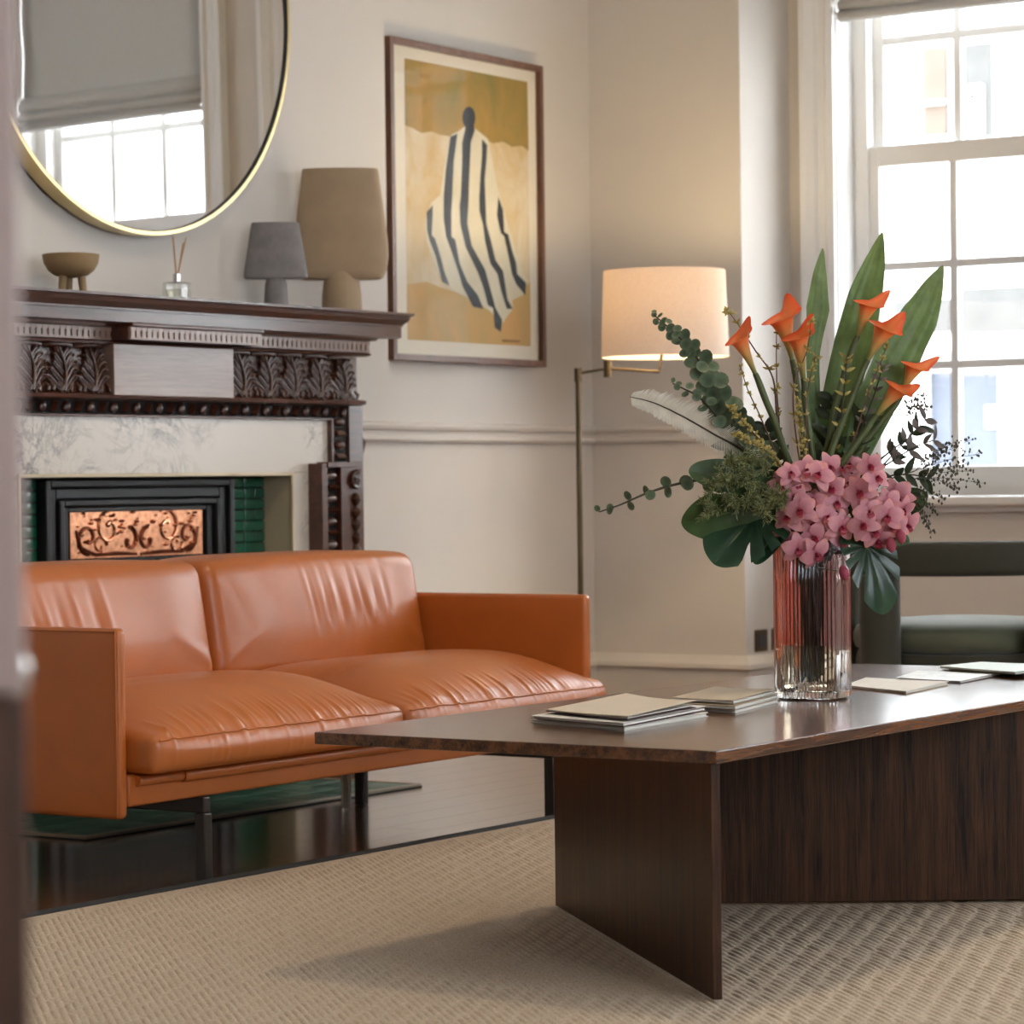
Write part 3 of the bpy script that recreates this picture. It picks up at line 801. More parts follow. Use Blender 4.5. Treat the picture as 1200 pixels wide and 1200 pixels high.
for k in range(16):
    x = FC - .25 + .5 * k / 15
    MB().box((x - .005, 5.070, .20), (x + .005, 5.080, zc0 - .006)).build('grate_bar', M_['iron'], ins, smooth=False)

hr = thing('hearth', 'flush green glazed tile hearth with a pale stone border under the sofa', 'hearth', (5.6, 4.7, 0))
hx0, hx1, hy0, hy1 = 4.95, 6.25, 4.478, 4.94
MB().box((hx0, hy0, .0004), (hx1, hy1, .003)).build('bed', M_['grout'], hr, smooth=False)
edge_m = mat('stone_edge', srgb(150, 138, 118), .4)
for a, b in (((hx0, hy0), (hx1, hy0 + .02)), ((hx0, hy0 + .0205), (hx0 + .02, hy1)), ((hx1 - .02, hy0 + .0205), (hx1, hy1))):
    MB().box((*a, .003), (*b, .010)).build('stone_edging', edge_m, hr, smooth=False, bevel=.002)
tw, td = (hx1 - hx0 - .042) / 9, (hy1 - hy0 - .022) / 4
ht = rbox((0, 0, 0), (tw - .003, td - .003, .0055), (1, 1, 1), .002).mesh('hearth_tile', mat('worn_green_tile', srgb(42, 92, 72), .34, var=.3, vscale=10), angle=80)
for i in range(9):
    for j in range(4): link('hearth_tile', ht, hr, (hx0 + .022 + i * tw, hy0 + .022 + j * td, .003))

# ------------------------------------------------------------------ on the mantel shelf
Z0 = SH + .0006
YO = 4.985
def ps(px_): return (on_y(px_, 300, YO) - CAM).dot(FWD) / F     # metres per pixel at that spot
def lathe_px(px_c, prof, m, seg=40):
    """prof: (half width px, height px above the shelf)"""
    s = ps(px_c); c = on_y(px_c, 300, YO)
    return MB().lathe([(r * s, z * s) for r, z in prof], (c.x, c.y, Z0), seg), c, s
stone_t = mat('tan_ceramic', srgb(168, 145, 117), .75, var=.07, vscale=12, bscale=160, bstr=.15)
stone_g = mat('grey_stone_ceramic', srgb(128, 124, 124), .85, var=.16, vscale=22, bscale=160, bstr=.25)
def flatten(V, c, k=.33):
    d = Vector((c.x, YO, 0)).normalized(); r = Vector((d.y, -d.x, 0)); out_ = []
    for x, y, z_ in V:
        o = Vector((x - c.x, y - YO, 0)); q = r * o.dot(r) + d * o.dot(d) * k; out_.append((c.x + q.x, YO + q.y, z_))
    return out_
def mushroom(name, label, px_c, foot, cap, m):
    c = on_y(px_c, 300, YO); v = thing(name, label, 'vase', (c.x, YO, Z0))
    f, _, s = lathe_px(px_c, foot, m); f.build('foot', m, v)
    b, _, s = lathe_px(px_c, cap, m); b.v = flatten(b.v, c); b.build('body', m, v)   # the body is a flattened slab, thinner than its foot
mushroom('ceramic_vase', 'small dark grey stone vase with trapezoid body on a rounded foot', 323,
         [(0.5, 0), (14, 0), (14.5, 3), (13.6, 18), (12.8, 28), (10.5, 35), (6.5, 39), (0.5, 40)],
         [(0.5, 34), (35.5, 34), (37, 35), (37.6, 37), (36.5, 46), (29.5, 90), (28, 98.5), (27, 100), (23, 99.5), (21, 94), (18, 60), (0.5, 58)], stone_g)
mushroom('ceramic_vase', 'large tan ceramic vase with tapered body on a domed foot', 400,
         [(0.5, 0), (22, 0), (23.5, 4), (23, 20), (21, 36), (17, 48), (10, 55), (0.5, 57)],
         [(0.5, 38), (44, 38), (49, 40), (53, 48), (55.5, 64), (55, 82), (50, 125), (44.6, 165), (43.5, 168), (39, 167.5), (36, 160), (30, 90), (0.5, 85)], stone_t)
c = on_y(83, 300, YO)
bw = thing('footed_bowl', 'brown ceramic bowl on stubby legs at the end of the mantel shelf', 'bowl', (c.x, YO, Z0))
b, _, s = lathe_px(83, [(0.5, 19), (12, 19.5), (20, 22), (27, 27.5), (32, 36), (33.5, 46), (32, 46.5), (30, 38), (25, 31), (14, 25), (0.5, 23)], stone_t)
bowl_m = mat('brown_ceramic', srgb(142, 118, 84), .7, var=.08, vscale=20, bscale=160)
b.build('bowl', bowl_m, bw)
for k in range(3):
    a = math.radians(-100 + 120 * k + 35)
    x, y = c.x + 15 * s * math.cos(a), YO + 15 * s * math.sin(a)
    MB().tube([(x * 1, y, Z0), (x - 3 * s * math.cos(a), y - 3 * s * math.sin(a), Z0 + 26 * s)], [4.2 * s, 5.2 * s], 12).build('leg', bowl_m, bw)
c = on_y(207, 300, YO); s = ps(207)
df = thing('reed_diffuser', 'small clear glass reed diffuser with wooden sticks on the mantel', 'diffuser', (c.x, YO, Z0))
glass_b = pane_mat('bottle_glass', (.93, .95, .94, 1), 2.2, 1.5)
rbox((c.x - 14 * s, YO - 12 * s, Z0), (c.x + 14 * s, YO + 12 * s, Z0 + 22 * s), (2, 2, 2), 3 * s).build('bottle', glass_b, df, angle=80)
rbox((c.x - 10 * s, YO - 9 * s, Z0 + 4 * s), (c.x + 10 * s, YO + 9 * s, Z0 + 14 * s), (2, 2, 2), 2 * s).build('oil', pane_mat('diffuser_oil', (.86, .84, .78, 1), 1.0), df, angle=80)
MB().lathe([(.5 * s, 0), (4.5 * s, 0), (4.5 * s, 10 * s), (.5 * s, 10 * s)], (c.x, YO, Z0 + 22 * s), 16).build('collar', mat('silver_collar', srgb(200, 200, 200), .25, metal=.9), df, angle=30)
reed_m = mat('reed', srgb(176, 136, 92), .8)
for k, (dx, dy, h) in enumerate(((-1, .01, 76), (5, .02, 74), (12, -.01, 75), (19, 0.005, 72), (23, .02, 70))):
    MB().tube([(c.x + (k - 2) * .6 * s, YO, Z0 + 28 * s), (c.x + dx * s * 1.0, YO + dy, Z0 + h * s)], .9 * s, 6).build('reed', reed_m, df)

# ------------------------------------------------------------------ mirror
mc = Vector((5.826, YB, 2.076)); mr = .626
mi = thing('round_mirror', 'large round wall mirror in a slim brass rim above the mantel', 'mirror', (mc.x, YB, mc.z - mr))
def ringy(m, prof, c, seg=96):
    vs, fs = [], []
    n = len(prof)
    for i in range(seg):
        a = 2 * math.pi * i / seg
        for r, y in prof: vs.append((c.x + r * math.cos(a), y, c.z + r * math.sin(a)))
    for i in range(seg):
        for k in range(n):
            a = i * n + k; b = i * n + (k + 1) % n; c2 = ((i + 1) % seg) * n + (k + 1) % n; d = ((i + 1) % seg) * n + k
            fs.append((a, b, c2, d))
    return m.add(vs, fs)
ringy(MB(), [(mr, YB - .003), (mr, YB - .052), (mr - .010, YB - .052), (mr - .010, YB - .003)], mc).build('rim', M_['gold'], mi, angle=30)
ringy(MB(), [(mr - .0105, YB - .0505), (mr - .0128, YB - .0505), (mr - .0128, YB - .036), (mr - .0105, YB - .036)], mc).build('inner_lip', mat('dark_lip', srgb(40, 42, 38), .5), mi, angle=30)
g = MB(); g.add([(mc.x + (mr - .0132) * math.cos(2 * math.pi * i / 96), YB - .0442, mc.z + (mr - .0132) * math.sin(2 * math.pi * i / 96)) for i in range(96)], [tuple(range(96))])
g.prism([((mr - .0132) * math.cos(2 * math.pi * i / 96), (mr - .0132) * math.sin(2 * math.pi * i / 96)) for i in range(96)], lambda a, b, t: (mc.x + a, t, mc.z + b), YB - .044, YB - .010)
g.build('mirror_glass', M_['mirror'], mi, smooth=False)
mi.rotation_euler.x = -.009          # it sits on low brackets, leaning back a little
mi.location.y -= .0125

# ------------------------------------------------------------------ framed print
PY = YW - .045
p0 = on_y(457, 41, PY); p1 = on_y(641, 430, PY)
fx0, fx1, fz0, fz1 = p0.x, p1.x, p1.z, p0.z
pic = thing('framed_print', 'tall framed print of a figure in a striped robe beside the mantelpiece', 'picture', ((fx0 + fx1) / 2, YW, fz0))
fw = .020
for a, b, c_, d in ((fx0, fx0 + fw, fz0, fz1), (fx1 - fw, fx1, fz0, fz1), (fx0 + fw, fx1 - fw, fz0, fz0 + fw), (fx0 + fw, fx1 - fw, fz1 - fw, fz1)):
    MB().box((a, PY, c_), (b, YW - .002, d)).build('frame_rail', M_['frame_wood'], pic, smooth=False, bevel=.002)
AY = PY + .018
MB().box((fx0 + fw, AY, fz0 + fw), (fx1 - fw, AY + .008, fz1 - fw)).build('mount', mat('cream_mount', srgb(214, 204, 186), .8, var=.02), pic, smooth=False)
prn = MB()
def ap_(x, y, k=0): p = on_y(x, y, AY - .0006 - k * .0005); return p
def art_mat(nm, c1, c2, sc=9):
    m, nt, bs, out = newmat(nm); n = noise(nt, coords(nt, (1, 1, .7)), sc, 5, .65, .8)
    nt.links.new(ramp(nt, n, [(.35, c1), (.65, c2)]), bs.inputs['Base Color']); bs.inputs['Roughness'].default_value = .7; return m
def flat(nm, poly, k, m, par):
    q = MB(); P = [ap_(x, y, k) for x, y in poly]
    q.prism([(p.x, p.z) for p in P], lambda a, b, t: (a, t, b), AY - .0006 - k * .0005, AY - .0001 - k * .0005)
    return q.build(nm, m, par, smooth=False)
art = flat('print_sheet', [(474, 68), (618, 96), (622, 406), (478, 398)], 0, art_mat('print_cream', srgb(206, 192, 164), srgb(188, 158, 108), 5), pic)
flat('ochre_field', [(474, 68), (618, 96), (619.6, 177), (612, 171), (600, 172), (590, 166), (578, 168), (572, 165), (560, 158), (545, 157), (530, 160), (515, 158), (506, 154), (494, 156), (484, 150), (475, 147)], 1, art_mat('print_ochre', srgb(128, 114, 52), srgb(166, 126, 54), 7), art)
flat('tan_field', [(477, 333), (500, 330), (520, 338), (560, 352), (590, 350), (612, 340), (621.3, 330), (622, 406), (478, 398)], 1, art_mat('print_tan', srgb(172, 146, 88), srgb(196, 150, 88), 6), art)
flat('robe', [(545, 148), (556, 150), (572, 163), (582, 215), (595, 262), (606, 300), (618, 330), (614, 345), (600, 352), (601, 362), (588, 380), (575, 365), (556, 352), (530, 340), (512, 318), (500, 284), (498, 262), (505, 238), (516, 228), (522, 185), (529, 158), (537, 154)], 2, art_mat('print_robe', srgb(196, 186, 158), srgb(206, 196, 172), 8), art)
ink = mat('print_ink', srgb(26, 27, 31), .6, var=.2, vscale=30)
stripes = [
 [(507.2,240.5),(507,253),(506,275.5),(510,280),(516,300),(521,319),(527,335),(518.6,330),(510.7,300),(503,280),(500.6,270),(500.2,249)],
 [(536,156.7),(531.7,190),(530,232),(529,247.5),(529,277),(533.5,280.7),(538.7,308.7),(547.5,330),(559.7,345.5),(566.7,362),(554.5,359.5),(542,335),(537,317.5),(528,291),(523,277),(520,256),(520,232),(522.5,200),(528,160)],
 [(556.7,152),(551.7,167),(550,207),(549,237),(547.5,261.5),(552.7,288),(568.5,316),(574.6,338.5),(580.7,361),(588.6,375),(587,389),(580,384),(578,361),(572,358),(566,335),(560,319),(545.7,289.5),(539.6,263),(538.7,240.5),(540,232),(541.7,190),(541.7,167),(545,152)],
 [(565,163),(571,170),(570,190),(568,210),(569,237),(570,263),(575.5,282.5),(580.7,305),(589.5,317.5),(594.7,350.7),(601,362),(594,362),(587.7,342),(583,321),(574.6,308.7),(568.5,282.5),(566,263),(562,247.5),(561.7,232),(563,207),(565,182)],
 [(584,231),(589.5,245.7),(591,272),(595.6,274.6),(600,293),(605,308.7),(606,321),(616.6,331.5),(615.7,346),(605,333),(600,321),(597,305),(591,277),(587,273),(582.5,252.7)]]
for st in stripes: flat('stripe', st, 3, ink, art)
flat('figure_head', [(549.5 + 7.6 * math.cos(a), 138 + 13 * math.sin(a)) for a in [2 * math.pi * k / 20 for k in range(20)]] , 3, ink, art)
flat('neck', [(545.5, 146), (555, 146), (556.5, 154), (545, 155)], 4, ink, art)
flat('signature', [(588, 398), (610, 399), (609, 401), (589, 400.5)], 1, mat('print_scrawl', srgb(110, 76, 44), .7), art)
MB().box((fx0 + fw, PY + .006, fz0 + fw), (fx1 - fw, PY + .008, fz1 - fw)).build('glazing', M_['picture_glass'], pic, smooth=False)

# ------------------------------------------------------------------ standard lamp
LD = 8.72
sc_ = LD / F
lc = at(779, 368, LD); pole = at(677.5, 440, LD); hinge = at(712, 432, LD)
lp = thing('floor_lamp', 'lit brass swing-arm floor lamp with a cream linen drum shade', 'lamp', (pole.x, pole.y, 0))
BR = M_['bronze']
MB().lathe([(.001, 0), (.13, 0), (.132, .004), (.13, .016), (.02, .022), (.001, .022)], (pole.x, pole.y, .0003), 40).build('base', BR, lp, angle=30)
MB().tube([(pole.x, pole.y, .02), (pole.x, pole.y, pole.z + .018)], .0085, 14).build('pole', BR, lp)
MB().tube([(pole.x, pole.y, pole.z - .02), (pole.x, pole.y, pole.z + .022)], .0115, 16).build('pole_cap', BR, lp)
ar = MB().tube([(pole.x, pole.y, pole.z + .006), (hinge.x, hinge.y, hinge.z)], .0045, 10).build('arm', BR, lp)
MB().tube([(hinge.x, hinge.y, hinge.z - .026), (hinge.x, hinge.y, hinge.z + .024)], .0125, 16).build('hinge', BR, ar)
sb = at(773, 437, LD)
MB().tube([hinge, (sb.x, sb.y, sb.z + .003), (sb.x, sb.y, sb.z + .01), (lc.x, lc.y, lc.z - .05)], [.0045, .0045, .0045, .0045], 10).build('arm', BR, lp)
shade_m, nt, bs, out = newmat('linen_shade')
v = coords(nt, (1, 1, 3)); n_ = noise(nt, v, 160, 3)
c_ = ramp(nt, n_, [(.3, srgb(222, 208, 194)), (.7, srgb(238, 226, 214))])
nt.links.new(c_, bs.inputs['Base Color']); bs.inputs['Roughness'].default_value = .9
tr = nt.nodes.new('ShaderNodeBsdfTranslucent'); nt.links.new(c_, tr.inputs[0])
mx = nt.nodes.new('ShaderNodeMixShader'); mx.inputs[0].default_value = .22
nt.links.new(bs.outputs[0], mx.inputs[1]); nt.links.new(tr.outputs[0], mx.inputs[2]); nt.links.new(mx.outputs[0], out.inputs[0])
rt_, rb_ = 71.5 * sc_, 75 * sc_
h_ = 101 * sc_
zb = lc.z - h_ / 2
MB().lathe([(rb_, 0), (rt_, h_), (rt_ - .0015, h_), (rb_ - .0015, 0), (rb_, 0)], (lc.x, lc.y, zb), 64, False).build('lamp_shade', shade_m, lp, angle=50)
m = MB()
for a in (0, 2.09, 4.19): m.tube([(lc.x, lc.y, zb + .03), (lc.x + (rb_ - .004) * math.cos(a), lc.y + (rb_ - .004) * math.sin(a), zb + .03)], .0015, 6)
m.build('shade_carrier', BR, lp)
bulb_m, nt, bs, out = newmat('warm_bulb')
em = nt.nodes.new('ShaderNodeEmission'); em.inputs[0].default_value = (1, .78, .50, 1); em.inputs[1].default_value = 15
nt.links.new(em.outputs[0], out.inputs[0])
MB().lathe([(.001, -.03), (.012, -.03), (.014, -.01), (.022, .012), (.026, .03), (.02, .05), (.001, .056)], (lc.x, lc.y, lc.z - .06), 16).build('bulb', bulb_m, lp)
bl_ = bpy.data.lights.new('lamp_bulb_light', 'POINT'); bl_.color = (1, .80, .47); bl_.energy = 5.2; bl_.shadow_soft_size = .03
bo = bpy.data.objects.new('lamp_bulb_light', bl_); COL.objects.link(bo); bo.parent = lp; bo.location = Vector((lc.x, lc.y, lc.z + .088)) - lp.location

# ------------------------------------------------------------------ wall sockets on the reveal
for i, (a, b) in enumerate(((884, 898), (903.5, 917))):
    q0, q1 = on_y(a, 752, YR), on_y(b, 752, YR)
    sk = thing('wall_socket', ('brass socket plate on the white reveal, nearer the lamp', 'brass socket plate on the white reveal, nearer the window')[i], 'socket', ((q0.x + q1.x) / 2, YR, .276), 'brass socket plates on the reveal')
    MB().box((q0.x, YR - .006, .242), (q1.x, YR - .0005, .312)).build('plate', M_['bronze'], sk, smooth=False, bevel=.002)
    MB().box((q0.x + .016, YR - .008, .256), (q1.x - .016, YR - .006, .298)).build('insert', mat('dark_insert', srgb(40, 44, 58), .4), sk, smooth=False)

# ------------------------------------------------------------------ recessed downlight over the coffee table
cl = thing('downlight', 'warm round recessed brass downlight in the ceiling over the coffee table', 'lamp', (4.95, 2.8, ZC))
MB().lathe([(.055, -.001), (.085, -.001), (.085, -.010), (.075, -.014), (.055, -.012), (.055, -.001)], (4.95, 2.8, ZC), 40, False).build('trim_ring', M_['gold'], cl, angle=30)
gl_, nt, bs, out = newmat('warm_lens'); em = nt.nodes.new('ShaderNodeEmission'); em.inputs[0].default_value = (1, .76, .5, 1); em.inputs[1].default_value = 20
nt.links.new(em.outputs[0], out.inputs[0])
MB().lathe([(.001, -.004), (.053, -.004), (.053, -.001), (.001, -.001)], (4.95, 2.8, ZC), 32).build('lens', gl_, cl)
sl_ = bpy.data.lights.new('downlight_beam', 'SPOT'); sl_.color = (1, .78, .54); sl_.energy = 42; sl_.spot_size = math.radians(122); sl_.spot_blend = .45; sl_.shadow_soft_size = .05
so = bpy.data.objects.new('downlight_beam', sl_); COL.objects.link(so); so.parent = cl; so.location = (0, 0, -.03)

# ------------------------------------------------------------------ green armchair: a curved rail on fat posts around a round seat
cc = at(1128, 700, 7.55); cc = Vector((cc.x, cc.y, 0))
ch = thing('armchair', 'dark green velvet barrel armchair with open curved back below the window', 'armchair', (cc.x, cc.y, 0))
tocam = Vector((-cc.x, -cc.y, 0)).normalized(); tang = Vector((-tocam.y, tocam.x, 0))   # tang: towards screen left or right
if tang.dot(RIGHT) < 0: tang = -tang
def ring_pt(a, r, z): d = tocam * math.cos(a) + tang * math.sin(a); return Vector((cc.x + d.x * r, cc.y + d.y * r, z))
RR = .335
sec = [(.028 * math.cos(a) * (1 if abs(math.cos(a)) < .99 else 1), .040 * math.sin(a)) for a in [2 * math.pi * k / 16 for k in range(16)]]
def sup(a, n=4): c_, s_ = math.cos(a), math.sin(a); return (abs(c_) ** (2 / n) * (1 if c_ > 0 else -1), abs(s_) ** (2 / n) * (1 if s_ > 0 else -1))
sec = [(.034 * sup(2 * math.pi * k / 20)[0], .0435 * sup(2 * math.pi * k / 20)[1]) for k in range(20)]
m = MB(); NA = 48
def band(u, v):
    a = math.radians(-128 + 256 * v); q = sec[int(round(u * 20)) % 20]
    e = 1 - .0 * v
    return ring_pt(a, RR + q[0] * e, .594 + q[1] * e)
m.grid(band, 20, NA, True)
m.add([band(k / 20, 0) for k in range(20)], [tuple(range(20))]); m.add([band(k / 20, 1) for k in range(20)], [tuple(range(20))])
m.build('back_rail', M_['velvet'], ch, angle=80)
for a in (-37.5, 37.5, -112, 112):
    p = ring_pt(math.radians(a), RR, 0)
    MB().lathe([(.001, .0003), (.044, .0003), (.050, .008), (.051, .3), (.051, .53), (.049, .552), (.001, .5525)], (p.x, p.y, 0), 24).build('post', M_['velvet'], ch, angle=50)
MB().lathe([(.001, .22), (.26, .22), (.272, .23), (.275, .33), (.27, .352), (.001, .352)], (cc.x, cc.y, 0), 48).build('seat_base', M_['velvet'], ch, angle=50)
MB().lathe([(.001, .353), (.25, .353), (.274, .362), (.281, .380), (.281, .398), (.272, .416), (.24, .428), (.12, .436), (.001, .437)], (cc.x, cc.y, 0), 48).build('seat_cushion', M_['velvet_seat'], ch, angle=60)

# ------------------------------------------------------------------ clear foot beside the sofa's rear leg, and the door at the entrance
c = on_z(406, 949, 0.0)
ac_ = thing('acrylic_foot', 'small tapered clear acrylic foot on the floor beside the rear sofa leg', 'foot', (c.x, c.y, .0005))
acm = mat('clear_acrylic', srgb(226, 220, 208), .25, var=.03, trans=.45)
m = MB(); m.lathe([(.001, 0), (.010, 0), (.0115, .003), (.015, .128), (.0155, .134), (.001, .1345)], (c.x, c.y, .0005), 6); m.build('tapered_block', acm, ac_, smooth=False)
MB().box((c.x - .022, c.y - .022, .1355), (c.x + .022, c.y + .022, .139)).build('fixing_plate', M_['black_metal'], ac_, smooth=False)

dm = wood('door_wood', srgb(48, 32, 25), srgb(88, 62, 50), 2, 1, .3, .3)
dr = bpy.data.objects.new('door_1', None); COL.objects.link(dr); struct(dr, 'dark wooden door standing open in the foreground')
e = at(17, 700, 1.28); ORI[dr] = (e.x, e.y, 0); dr.location = (e.x, e.y, 0)
dl = -RIGHT; dl = Vector((dl.x, dl.y, 0)).normalized(); dn = Vector((FWD.x, FWD.y, 0)).normalized()
ddir = (dl * .93 - dn * .37).normalized(); dnn = Vector((-ddir.y, ddir.x, 0))
def dpt(a, t, z): p = Vector((e.x, e.y, 0)) + ddir * a + dnn * t; return (p.x, p.y, z)
def dbox(nm, a0, a1, t0, t1, z0, z1, m_=dm, bev=.002, par=dr):
    q = MB(); q.prism([(a0, z0), (a1, z0), (a1, z1), (a0, z1)], lambda p, r, t: dpt(p, t, r), t0, t1); return q.build(nm, m_, par, smooth=False, bevel=bev)
pale_door = wood('pale_upper_stile', srgb(150, 128, 122), srgb(172, 152, 146), 2, 1, .4, .2)  # stiles are paler above the knob than below
kz = at(34, 800, 1.28).z
for a0, a1 in ((0, .11), (.68, .79)):
    dbox('stile', a0, a1, -.022, .022, .006, kz - .004); dbox('stile', a0, a1, -.022, .022, kz - .003, 2.05, pale_door)
for z0, z1 in ((.006, .22), (.86, 1.02), (1.92, 2.05)): dbox('rail', .1105, .6795, -.022, .022, z0, z1)
for z0, z1 in ((.2205, .8595), (1.0205, 1.9195)): dbox('door_panel', .1105, .6795, -.010, .010, z0, z1)
kz = at(34, 800, 1.28).z
kn = MB(); prof = [(.0005, 0), (.011, .0), (.011, .004), (.005, .008), (.005, .022), (.011, .028), (.0145, .038), (.012, .046), (.0005, .05)]
kn.grid(lambda u, v: dpt(.006 - prof[int(round(v * 8))][1] * .35 + prof[int(round(v * 8))][0] * math.cos(2 * math.pi * u) * .9, -.022 - prof[int(round(v * 8))][1], kz + prof[int(round(v * 8))][0] * math.sin(2 * math.pi * u)), 20, 8, True)
kn.build('door_handle', mat('chrome_knob', srgb(214, 212, 208), .2, metal=1), dr, angle=60)

# ------------------------------------------------------------------ brochures on the table
def brochure(label, corners, z, lift, cover, inner, th=.0030, n=10):
    """folded leaflet: lower leaf, pages, and an upper leaf springing open along its far edge. corners: spine-left, spine-right, far-right, far-left"""
    A, B, C_, D_ = [Vector((p[0], p[1], 0)) for p in corners]
    cen = (A + B + C_ + D_) / 4
    t = thing('brochure', label, 'brochure', (cen.x, cen.y, z))
    def P(u, v, zz_): p = (A * (1 - u) + B * u) * (1 - v) + (D_ * (1 - u) + C_ * u) * v; return (p.x, p.y, zz_)
    def leaf(nm, z0, th_, lf, m_, ins=0, k0=.25):
        q = MB()
        def zf(u, v): return z0 + lf * max(0, (u - k0) / (1 - k0)) ** 1.6 * (.35 + .65 * v)
        g = lambda u, v: P(ins + (1 - 2 * ins) * u, ins + (1 - 2 * ins) * v, zf(u, v))
        vs, fs = [], []
        N = n
        for s_ in (0, 1):
            for j in range(N + 1):
                for i in range(N + 1):
                    p = g(i / N, j / N); vs.append((p[0], p[1], p[2] + s_ * th_))
        w = N + 1; o_ = w * w
        for j in range(N):
            for i in range(N):
                a = j * w + i; fs += [(a, a + w, a + w + 1, a + 1), (o_ + a, o_ + a + 1, o_ + a + w + 1, o_ + a + w)]
        ed = [i for i in range(w)] + [j * w + N for j in range(1, w)] + [N * w + i for i in range(N - 1, -1, -1)] + [j * w for j in range(N - 1, 0, -1)]
        for i in range(len(ed)):
            a, b = ed[i], ed[(i + 1) % len(ed)]; fs.append((a, b, b + o_, a + o_))
        q.add(vs, fs); return q.build(nm, m_, t, angle=30)
    leaf('back_cover', z, .0009, 0, inner)
    leaf('pages', z + .0010, th - .0010, lift * .3, M_['paper'], .012)
    leaf('front_cover', z + th + .0002 + lift * .02, .0009, lift, cover, 0)
    return z + th + .0012
T0 = TZ + .0004
def quad(*px4): return [on_z(x, y, TZ)[:2] for x, y in px4]
cov2 = mat('tan_cover', srgb(186, 168, 140), .6, var=.03); dkin = mat('plum_inner', srgb(88, 58, 58), .6)
z = brochure('bottom cream brochure of the stack lying at the near end of the coffee table', quad((622, 847), (732, 857), (830, 840), (722, 830)), T0, .002, M_['paper'], M_['paper'], .0042)
z = brochure('middle cream brochure of the stack lying at the near end of the coffee table', quad((623, 848), (731, 858), (828, 839), (724, 829)), z + .0025, .004, M_['paper'], dkin, .0042)
z = brochure('top cream brochure with its cover lifting, at the near end of the coffee table', quad((640, 846), (736, 857), (816, 842), (734, 826)), z + .0045, .010, M_['cover'], dkin, .002)
z = brochure('bottom tan brochure of the small stack beside the pink vase', quad((788, 831), (862, 836), (912, 824), (842, 818)), T0, .002, cov2, M_['paper'], .0042)
z = brochure('middle tan brochure of the small stack beside the pink vase', quad((789, 832), (862, 837), (913, 823), (840, 819)), z + .0025, .003, cov2, M_['paper'], .004)
z = brochure('top tan brochure of the small stack beside the pink vase', quad((788, 831), (860, 836), (908, 824), (838, 818)), z + .0035, .005, cov2, M_['paper'], .003)
gcov = mat('dark_green_cover', srgb(26, 52, 44), .4); pcov = mat('picture_cover', srgb(150, 146, 128), .35, var=.5, vscale=40); ocov = mat('orange_cover', srgb(190, 96, 50), .5)
brochure('white brochure lying between the pink vase and the leaflets on the table', quad((990, 806), (1062, 814), (1112, 803), (1015, 797)), T0, .002, M_['paper'], cov2, .004)
brochure('leaflet with a photo cover behind the white brochure', quad((1050, 796.5), (1126, 801.5), (1174, 792), (1076, 788)), T0, .003, pcov, dkin, .003)
brochure('thin orange edged leaflet tucked under the dark green brochure', quad((1104, 787.3), (1160, 789.6), (1216, 785.6), (1150, 783.8)), T0, .001, M_['paper'], ocov, .003)
brochure('dark green brochure with a pale top by the far edge of the table', quad((1100, 788), (1190, 796), (1260, 788), (1150, 783)), T0 + .0082, .003, mat('mint_cover', srgb(196, 210, 204), .5), gcov, .004)

# ------------------------------------------------------------------ vase
VB = Vector((4.842, 2.573, TZ + .0006)); VH = .292
DV = 5.459
PXM = DV / F
vase = thing('glass_vase', 'tall ribbed pink glass vase half full of water on the coffee table', 'vase', VB)
rot0 = math.atan2(-VB.y, -VB.x) + .55
NR = 60
def sq(a, rib):
    b = a - rot0 - math.pi / 4
    c_, s_ = abs(math.cos(b)), abs(math.sin(b))
    k = (c_ ** 3.4 + s_ ** 3.4) ** (-1 / 3.4)
    return k * (1 + rib * (.5 + .5 * math.cos(NR * a)))
RV = .0645
SEG = NR * 6
gm, nt, bs, out = newmat('pink_glass')
gt = nt.nodes.new('ShaderNodeAttribute'); gt.attribute_name = 't'
bs.inputs['Transmission Weight'].default_value = 1.0; bs.inputs['Roughness'].default_value = .02; bs.inputs['IOR'].default_value = 1.42
cr_ = ramp(nt, gt.outputs['Fac'], [(.0, (.97, .95, .93, 1)), (.30, (.95, .88, .84, 1)), (.36, (.86, .64, .66, 1)), (1, (.85, .60, .64, 1))])
nt.links.new(cr_, bs.inputs['Base Color'])
v = MB()
def vring(r, z, rib): return [(VB.x + r * sq(2 * math.pi * i / SEG, rib) * math.cos(2 * math.pi * i / SEG), VB.y + r * sq(2 * math.pi * i / SEG, rib) * math.sin(2 * math.pi * i / SEG), VB.z + z) for i in range(SEG)]
prof = [(RV * .90, 0, 0), (RV * .98, .003, .03), (RV, .012, .045), (RV, .10, .045), (RV, .2, .045), (RV, VH - .006, .045), (RV * .985, VH, .02), (RV * .955, VH - .002, 0), (RV * .94, .2, 0), (RV * .94, .1, 0), (RV * .94, .020, 0), (RV * .88, .014, 0)]
vs, fs, ts = [], [], []
for r, z_, rb in prof: vs += vring(r, z_, rb); ts += [z_ / VH] * SEG
for k in range(len(prof) - 1):
    for i in range(SEG): fs.append((k * SEG + i, k * SEG + (i + 1) % SEG, (k + 1) * SEG + (i + 1) % SEG, (k + 1) * SEG + i))
fs.append(tuple(range(SEG))[::-1]); fs.append(tuple((len(prof) - 1) * SEG + i for i in range(SEG)))
v.add(vs, fs, ts); v.build('ribbed_glass', gm, vase, angle=50)
wm, nt, bs, out = newmat('vase_water')
bs.inputs['Transmission Weight'].default_value = 1.0; bs.inputs['Roughness'].default_value = 0; bs.inputs['IOR'].default_value = 1.2; bs.inputs['Base Color'].default_value = (.84, .78, .62, 1)
v = MB(); wl = .100
vs = vring(RV * .86, .0148, 0) + vring(RV * .925, .022, 0) + vring(RV * .925, wl, 0)
fs = []
